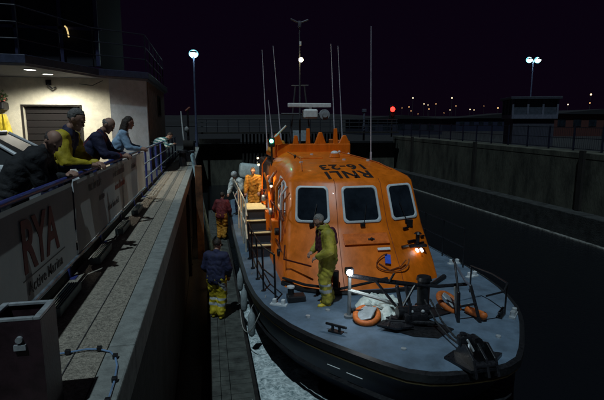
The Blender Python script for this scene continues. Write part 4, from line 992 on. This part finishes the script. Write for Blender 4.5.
def person(loc, rz, label, H=1.78, lean=0., hunch=0., headp=0., heady=0., hands=None, feet=((-.1, 0), (.1, 0)), pz=None, pback=0., top=None, topfn=None, legs=None, legfn=None, boots=None, hair=None, hairlen=0, bald=False, helmet=None, vest=None, collar=None, bulk=.03, hood=None, group=None, skinm=skin):
    s = H/1.78
    root = thing('person', loc, label, 'person', group, local=True, rz=rz)
    hip = V((0, -pback, (pz or .93)))
    sd = V((0, math.sin(lean), math.cos(lean))); side = V((1, 0, 0))
    sd2 = V((0, math.sin(lean+hunch), math.cos(lean+hunch)))
    chest = hip+sd*.26; neck = chest+sd2*.26; 
    fw = V((0, math.cos(lean+hunch), -math.sin(lean+hunch)))
    hd = V((0, math.sin(lean*.4+hunch*.4), math.cos(lean*.4+hunch*.4)))
    nk2 = neck+hd*.09+V((0, .015, 0)); 
    RH = Matrix.Rotation(heady, 3, 'Z') @ Matrix.Rotation(-headp, 3, 'X')
    hc = nk2+RH @ V((0, .02, .115))
    sh = [neck-sd2*.045+side*(sx*.185) for sx in (-1, 1)]
    hj = [hip+side*(sx*.09) for sx in (-1, 1)]
    if hands is None: hands = ((-.27, .08, .82), (.27, .08, .82))
    arms = []
    for k, sx in enumerate((-1, 1)):
        el, wr = ik(sh[k], V(hands[k]), .285, .255, V((sx*.6, -.5, -.5))); arms.append((sh[k], el, wr))
    lg = []
    for k, sx in enumerate((-1, 1)):
        ank = V((feet[k][0], feet[k][1], .085+(feet[k][2] if len(feet[k]) > 2 else 0))); kn, an_ = ik(hj[k], ank, .43, .43, V((sx*.1, 1, 0))); lg.append((hj[k], kn, an_))
    S_ = lambda p: V(p)*s
    # body: one continuous surface
    b = MB(); C = lambda a, c, r1, r2: b.cap(S_(a), S_(c), r1*s, r2*s, 12)
    for sx in (-1, 1): C(hip+side*sx*.06, chest+side*sx*.065, .105, .105); C(chest+side*sx*.06, neck-sd2*.07+side*sx*.08, .105, .085)
    C(sh[0], sh[1], .06, .06); C(neck-sd2*.04, nk2, .058, .052)
    for a, e, w_ in arms: C(a, e, .055, .042); C(e, w_, .041, .027)
    for h0, k_, a_ in lg:
        C(h0, k_, .09, .058); C(k_, a_, .056, .038); C(a_, a_+V((0, .0, -.03)), .042, .04); C(a_+V((0, -.03, -.045)), a_+V((0, .14, -.055)), .036, .03)
    R3 = RH
    def hp(v): return (hc+R3 @ V(v))*s
    rot = R3
    b.sph(hp((0, 0, .02)), .5*s, (.152, .192, .2), 18, rot); b.sph(hp((0, .028, -.05)), .5*s, (.116, .14, .15), 14, rot)
    b.cap(hp((0, .09, .005)), hp((0, .108, -.028)), .010*s, .015*s, 8)          # nose
    b.cap(hp((-.035, .082, .03)), hp((.035, .082, .03)), .013*s, .013*s, 8)     # brow
    b.cap(hp((-.018, .088, -.058)), hp((.018, .088, -.058)), .010*s, .010*s, 8) # lips
    b.sph(hp((0, .075, -.095)), .026*s)                                          # chin
    for sx in (-1, 1): b.sph(hp((sx*.078, -.005, -.005)), .03*s, (.35, .7, 1.05), 8, rot)
    # hands with five fingers
    for k, (a, e, w_) in enumerate(arms):
        d = (w_-e).normalized(); lat = V((1, 0, 0)) - d*d.x
        if lat.length < .2: lat = V((0, 0, 1))-d*d.z
        lat.normalize(); dn = d.cross(lat).normalized()
        if dn.z > 0: dn = -dn
        inner = lat*(1 if k == 0 else -1)
        C(w_, w_+d*.075, .027, .03); C(w_+d*.02+lat*.018, w_+d*.08+lat*.026, .02, .018); C(w_+d*.02-lat*.018, w_+d*.08-lat*.026, .02, .018)
        for j, (o_, l_) in enumerate(((-.03, .06), (-.01, .075), (.011, .07), (.031, .055))):
            p0 = w_+d*.085+lat*o_*-1*(1 if k else -1); p1 = p0+(d*.85+dn*.4).normalized()*l_*.55; p2 = p1+(d*.35+dn*.9).normalized()*l_*.5
            C(p0, p1, .0105, .0098); C(p1, p2, .0098, .0088)
        t0 = w_+d*.03+inner*.028; t1 = t0+(d*.6+inner*.7).normalized()*.04; t2 = t1+(d*.8+dn*.5).normalized()*.03
        C(t0, t1, .0135, .011); C(t1, t2, .011, .010)
    body = remesh(b, 'body', [skinm], root, .0085, sm=2)
    q = MB()
    for sx in (-1, 1):
        q = MB(); q.sph(hp((sx*.031, .089, .008)), .0105*s, n=8); o = q.build('eye', mat('dark_eye', (.03, .02, .015), .2), root, smooth=True)
    # trousers
    g = bulk
    b = MB()
    b.cap(S_(hip+side*-.05+sd*.06), S_(hip+side*.05+sd*.06), (.115+g*.6)*s, (.115+g*.6)*s); b.cap(S_(hip+side*-.055), S_(hip+side*.055), (.118+g*.6)*s, (.118+g*.6)*s)
    for h0, k_, a_ in lg: b.cap(S_(h0), S_(k_), (.096+g)*s, (.068+g)*s); b.cap(S_(k_), S_(a_+V((0, 0, .05))), (.066+g)*s, (.055+g*.9)*s)
    remesh(b, 'trousers', legs if isinstance(legs, list) else [legs], root, .016*1.0, .018, legfn)
    # boots
    for h0, k_, a_ in lg:
        b = MB(); b.cap(S_(a_+V((0, 0, .05))), S_(a_+V((0, 0, -.02))), .055*s, .05*s); b.cap(S_(a_+V((0, -.035, -.04))), S_(a_+V((0, .155, -.048))), .042*s, .037*s); b.cap(S_(a_+V((0.02, .08, -.045))), S_(a_+V((-.02, .12, -.045))), .04*s, .037*s)
        remesh(b, 'boot', [boots or black], root, .012, 0)
    # jacket
    b = MB(); Cc = lambda a, c, r1, r2: b.cap(S_(a), S_(c), r1*s, r2*s, 12)
    for sx in (-1, 1):
        Cc(hip+side*sx*.06-sd*.02, chest+side*sx*.065, .115+g, .112+g); Cc(chest+side*sx*.06, neck-sd2*.07+side*sx*.08, .112+g, .09+g)
    Cc(sh[0], sh[1], .065+g, .065+g)
    for a, e, w_ in arms: Cc(a, e, .06+g, .048+g*.8); Cc(e, e.lerp(w_, .93), .048+g*.8, .034+g*.5)
    if collar is None: Cc(neck-sd2*.02, neck+hd*.05, .068+g*.4, .06+g*.3)
    remesh(b, 'jacket', top if isinstance(top, list) else [top], root, .015, .013, topfn, dscale=.14)
    if collar:
        b = MB(); b.tube([S_(neck+hd*.045+V((.085*math.cos(a*PI/8), .085*math.sin(a*PI/8)+.01, 0))) for a in range(16)], .04*s, 8, closed=True); b.tube([S_(neck+hd*.09+V((.08*math.cos(a*PI/8), .08*math.sin(a*PI/8)+.01, 0))) for a in range(16)], .03*s, 8, closed=True)
        remesh(b, 'collar', [collar], root, .014, .008)
    if vest:
        b = MB()
        for sx in (-1, 1): b.cap(S_(chest+side*sx*.085+fw*(.1+g)-sd*.06), S_(neck+side*sx*.075+fw*(.05+g)-sd2*.02), .062*s, .045*s); b.cap(S_(neck+side*sx*.07+fw*.02), S_(neck+side*sx*.06-fw*(.08+g)-sd2*.04), .045*s, .045*s)
        b.cap(S_(neck-fw*(.09+g)-sd2*.05), S_(chest-fw*(.10+g)), .075*s, .07*s)
        b.cap(S_(hip+sd*.12+side*-.13+fw*.03), S_(hip+sd*.12+side*-.02+fw*(.12+g)), .03*s, .03*s); b.cap(S_(hip+sd*.12+side*.13+fw*.03), S_(hip+sd*.12+side*.02+fw*(.12+g)), .03*s, .03*s)
        remesh(b, 'lifejacket', [vest], root, .013, .01)
    if hair:
        b = MB(); b.sph(hp((0, -.012, .034)), .5*s, (.168, .2, .2), 18, rot); 
        me_ = None
        if hairlen:
            b.cap(hp((0, -.07, 0)), hp((0, -.09, -hairlen)), .07*s, .06*s); b.cap(hp((.04, -.05, 0)), hp((.05, -.05, -hairlen*.9)), .05*s, .05*s); b.cap(hp((-.04, -.05, 0)), hp((-.05, -.05, -hairlen*.9)), .05*s, .05*s)
        # cut the face side away
        for v in list(b.bm.verts):
            l = R3.inverted() @ (v.co/s-hc)
            if l.y > .035 and l.z < .065: v.co = (hc+R3 @ V((l.x*.8, .02, max(l.z, -.02))))*s
            elif not hairlen and l.z < -.03: v.co = (hc+R3 @ V((l.x*.85, l.y*.85, -.03)))*s
            if bald and l.z > .05: v.co = (hc+R3 @ V((l.x*.9, l.y*.9, .045)))*s
        remesh(b, 'hair', [hair], root, .010, .006, dscale=.03, sm=2)
    if helmet:
        b = MB(); b.sph(hp((0, -.005, .045)), .5*s, (.225, .26, .23), 20, rot); q = b.build('helmet', helmet, root, smooth=True)
    if hood:
        b = MB(); b.cap(S_(neck-fw*.07+hd*.0), S_(neck-fw*.08+hd*.07), .085*s, .06*s); remesh(b, 'hood', [hood], root, .013, .01)
    return root

blk_c = mat('black_cloth', (.016, .017, .02), .85, var=.3, scale=12, bump=.3)
navy_c = mat('navy_cloth', (.018, .02, .06), .8, var=.25, scale=12, bump=.3)
yel_c = mat('yellow_cloth', (.52, .4, .02), .65, var=.12, scale=9, bump=.2)
yel_d = mat('worn_yellow_oilskin', (.36, .31, .035), .65, var=.16, scale=9, bump=.3)
blue_c = mat('light_blue_shirt', (.27, .4, .55), .8, var=.12, scale=9, bump=.2)
red_c = mat('dark_red_cloth', (.13, .015, .02), .8, var=.2)
jean_c = mat('blue_jeans', (.045, .08, .17), .85, var=.25, scale=18, bump=.3)
orange_c = mat('orange_oilskin', (.50, .22, .02), .7, var=.12, scale=9, bump=.2)
pale_c = mat('pale_grey_jacket', (.42, .5, .52), .7, var=.2, scale=8)
white_c = mat('white_cloth', (.55, .62, .6), .8); teal_c = mat('teal_cloth', (.05, .17, .17), .8)
hair_g = mat('grey_hair', (.14, .13, .125), .8, var=.3, scale=60, bump=.6); hair_gl = mat('cropped_grey_hair', (.2, .19, .18), .8, var=.3, scale=60); hair_d = mat('dark_brown_hair', (.035, .022, .015), .7, var=.35, scale=50, bump=.6)
hair_b = mat('short_dark_hair', (.06, .045, .04), .8, var=.4, scale=70)
yboot = mat('yellow_boot', (.5, .38, .03), .5)

RE = -PI/2   # facing the lock (+X)
# rail top is 1.02 above promenade ; rail is .35 in front
person((-2.02, 5.32, PZ), RE+.12, 'bald man in a black jacket hunched over the railing, nearest of the spectators', H=1.74, lean=.45, hunch=.5, headp=.85, heady=-.75, hands=((.0, .55, 1.09), (-.02, .48, 1.07)), feet=((-.12, -.1), (.12, -.22)), pback=0, top=blk_c, legs=blk_c, hair=hair_b, bald=True, bulk=.045)
def p2fn(c): return 1 if (c.z > 1.32 and abs(c.x) < .14) or (abs(c.x+.02) < .06) or (1.02 < c.z < 1.12) or (c.z > 1.1 and c.y < -.02 and abs(c.x) < .1) else 0
person((-1.84, 6.25, PZ), RE-.05, 'grey haired man in a yellow and black jacket leaning on the railing', H=1.86, lean=.3, hunch=.2, headp=.5, heady=-.1, hands=((-.12, .42, 1.06), (.12, .40, 1.06)), feet=((-.12, 0), (.12, -.1)), pback=.05, top=[yel_c, navy_c], topfn=p2fn, legs=navy_c, hair=hair_g, bulk=.04)
def p3fn(c): return 1 if (abs(c.x) < .045 or abs(c.x-.14) < .02) else 0
person((-1.84, 8.15, PZ), RE, 'balding grey man in a navy and red jacket bending over the railing', H=1.82, lean=.38, hunch=.2, headp=.7, heady=-.2, hands=((-.1, .46, 1.07), (.1, .44, 1.06)), feet=((-.12, 0), (.12, -.15)), pback=.1, top=[navy_c, red_c], topfn=p3fn, legs=blk_c, hair=hair_gl, bald=True, bulk=.035)
person((-1.82, 10.3, PZ), RE+.1, 'spectator with long brown hair and light blue shirt leaning on the railing', H=1.82, lean=.36, hunch=.15, headp=.3, heady=.3, hands=((-.18, .44, 1.07), (.14, .42, 1.06)), feet=((-.12, 0), (.12, -.12)), pback=.08, top=blue_c, legs=jean_c, hair=hair_d, hairlen=.3, bulk=.02)
def stf(c): return 1 if math.sin((c.z*1.0+c.y*.3)*62) > 0 else 0
person((-1.72, 17.3, PZ), RE, 'spectator in a teal and white striped top bent low over the railing', H=1.68, lean=1.05, hunch=.3, headp=.8, hands=((-.2, .52, .95), (.18, .55, .95)), feet=((-.1, .05), (.12, -.05)), pback=.2, top=[teal_c, white_c], topfn=stf, legs=jean_c, hair=hair_d, bulk=.02)
# pontoon man
person((.1, 9.85, LZ), -.35, 'man in navy top and yellow oilskin trousers standing on the pontoon', H=1.76, lean=.08, headp=.3, heady=-.2, hands=((-.2, .2, .95), (.22, .18, .93)), feet=((-.09, .02), (.1, -.05)), top=navy_c, legs=[yel_c, mat('reflective_band', (.34, .36, .36), .4)], legfn=lambda c: 1 if (.30 < c.z < .36 or .42 < c.z < .47 or (.6 < c.z < .85 and noise.noise(c*6) > .25)) else 0, boots=yboot, hair=hair_d, bulk=.045)
# crewman on the foredeck, facing left (-X)
cm = person((2.08, 7.92, DZ+.04), PI/2+.1, 'crewman in yellow oilskins and dark red lifejacket standing before the wheelhouse', H=1.76, lean=.08, hunch=.12, headp=.55, hands=((-.16, .26, 1.0), (.16, .26, 1.02)), feet=((-.07, .03), (.1, -.08)), top=yel_d, legs=[yel_d, mat('reflective_band', (.34, .36, .36), .4)], legfn=lambda c: 1 if (.30 < c.z < .36 or .42 < c.z < .47) else 0, boots=yboot, hair=hair_gl, vest=mat('maroon_lifejacket', (.07, .012, .025), .6), collar=yel_d, bulk=.05)
person((1.5, 15.6, DZ+.2), PI*.9, 'crewman in bright orange yellow oilskins behind the lit side steps', H=1.74, lean=.15, headp=.3, hands=((-.25, .3, .95), (.25, .25, .9)), top=orange_c, legs=orange_c, boots=yboot, hair=hair_d, bulk=.05)
person((1.12, 17.2, DZ+.02), PI*.75, 'crewman in pale jacket and helmet stooping at the boat side', H=1.72, lean=.5, hunch=.2, headp=.4, hands=((-.22, .4, .9), (.2, .42, .85)), pback=.1, top=pale_c, legs=navy_c, helmet=mat('pale_helmet', (.35, .4, .42), .4), bulk=.06)
person((.42, 16.9, LZ), -.4, 'man in dark red jacket and orange trousers on the far pontoon', H=1.76, lean=.15, headp=.2, hands=((-.25, .2, .95), (.25, .25, .95)), top=red_c, legs=orange_c, boots=black, hair=hair_d, bulk=.045)
person((2.3, 15.6, -1.9), PI, 'helmsman with dark hair and yellow collar on the flying bridge', H=1.6, headp=.2, hands=((-.2, .3, 1.1), (.2, .3, 1.1)), top=orange_c, legs=navy_c, hair=hair_d, collar=yel_c, bulk=.05)

# ------------------------------------------------------------------ light, world, camera
slope = V((.22, .40, -1.0)).normalized()
sun = bpy.data.lights.new('night_key', 'SUN'); sun.energy = 1.35; sun.angle = math.radians(.8); sun.color = (.70, .90, 1.)
so_ = bpy.data.objects.new('night_key', sun); col.objects.link(so_); so_.rotation_euler = slope.to_track_quat('-Z', 'Y').to_euler(); so_.location = (-5, -5, 15)
wd = bpy.data.worlds.new('World'); sc.world = wd; wd.use_nodes = True; nt = wd.node_tree
bg = nt.nodes['Background']; sky = nt.nodes.new('ShaderNodeTexSky'); sky.sky_type = 'NISHITA'; sky.sun_disc = False
el = math.asin(-slope.z); sky.sun_elevation = el; sky.sun_rotation = math.atan2(-slope.x, -slope.y)
mx = nt.nodes.new('ShaderNodeMixRGB'); mx.blend_type = 'MULTIPLY'; mx.inputs[0].default_value = 1; mx.inputs[2].default_value = (.9, .28, .62, 1)
mx.inputs[2].default_value = (.0022, .001, .002, 1)
ad = nt.nodes.new('ShaderNodeMixRGB'); ad.blend_type = 'ADD'; ad.inputs[0].default_value = 1; ad.inputs[2].default_value = (.045, .014, .07, 1)
nt.links.new(sky.outputs[0], mx.inputs[1]); nt.links.new(mx.outputs[0], ad.inputs[1]); nt.links.new(ad.outputs[0], bg.inputs['Color']); bg.inputs['Strength'].default_value = .05
cd = bpy.data.cameras.new('camera'); cam = bpy.data.objects.new('camera', cd); col.objects.link(cam)
cd.sensor_width = 36; cd.lens = 36*465/604; cd.clip_end = 6000; cd.clip_start = .05
cam.matrix_world = Matrix(((Rv.x, Uv.x, -Fv.x, 0), (Rv.y, Uv.y, -Fv.y, 0), (Rv.z, Uv.z, -Fv.z, 0), (0, 0, 0, 1)))
sc.camera = cam
vs = sc.view_settings; vs.view_transform = 'Standard'; vs.look = 'None'; vs.exposure = 0; vs.gamma = 1; vs.use_curve_mapping = False
sc.cycles.use_denoising = True
sc.cycles.sample_clamp_indirect = 4
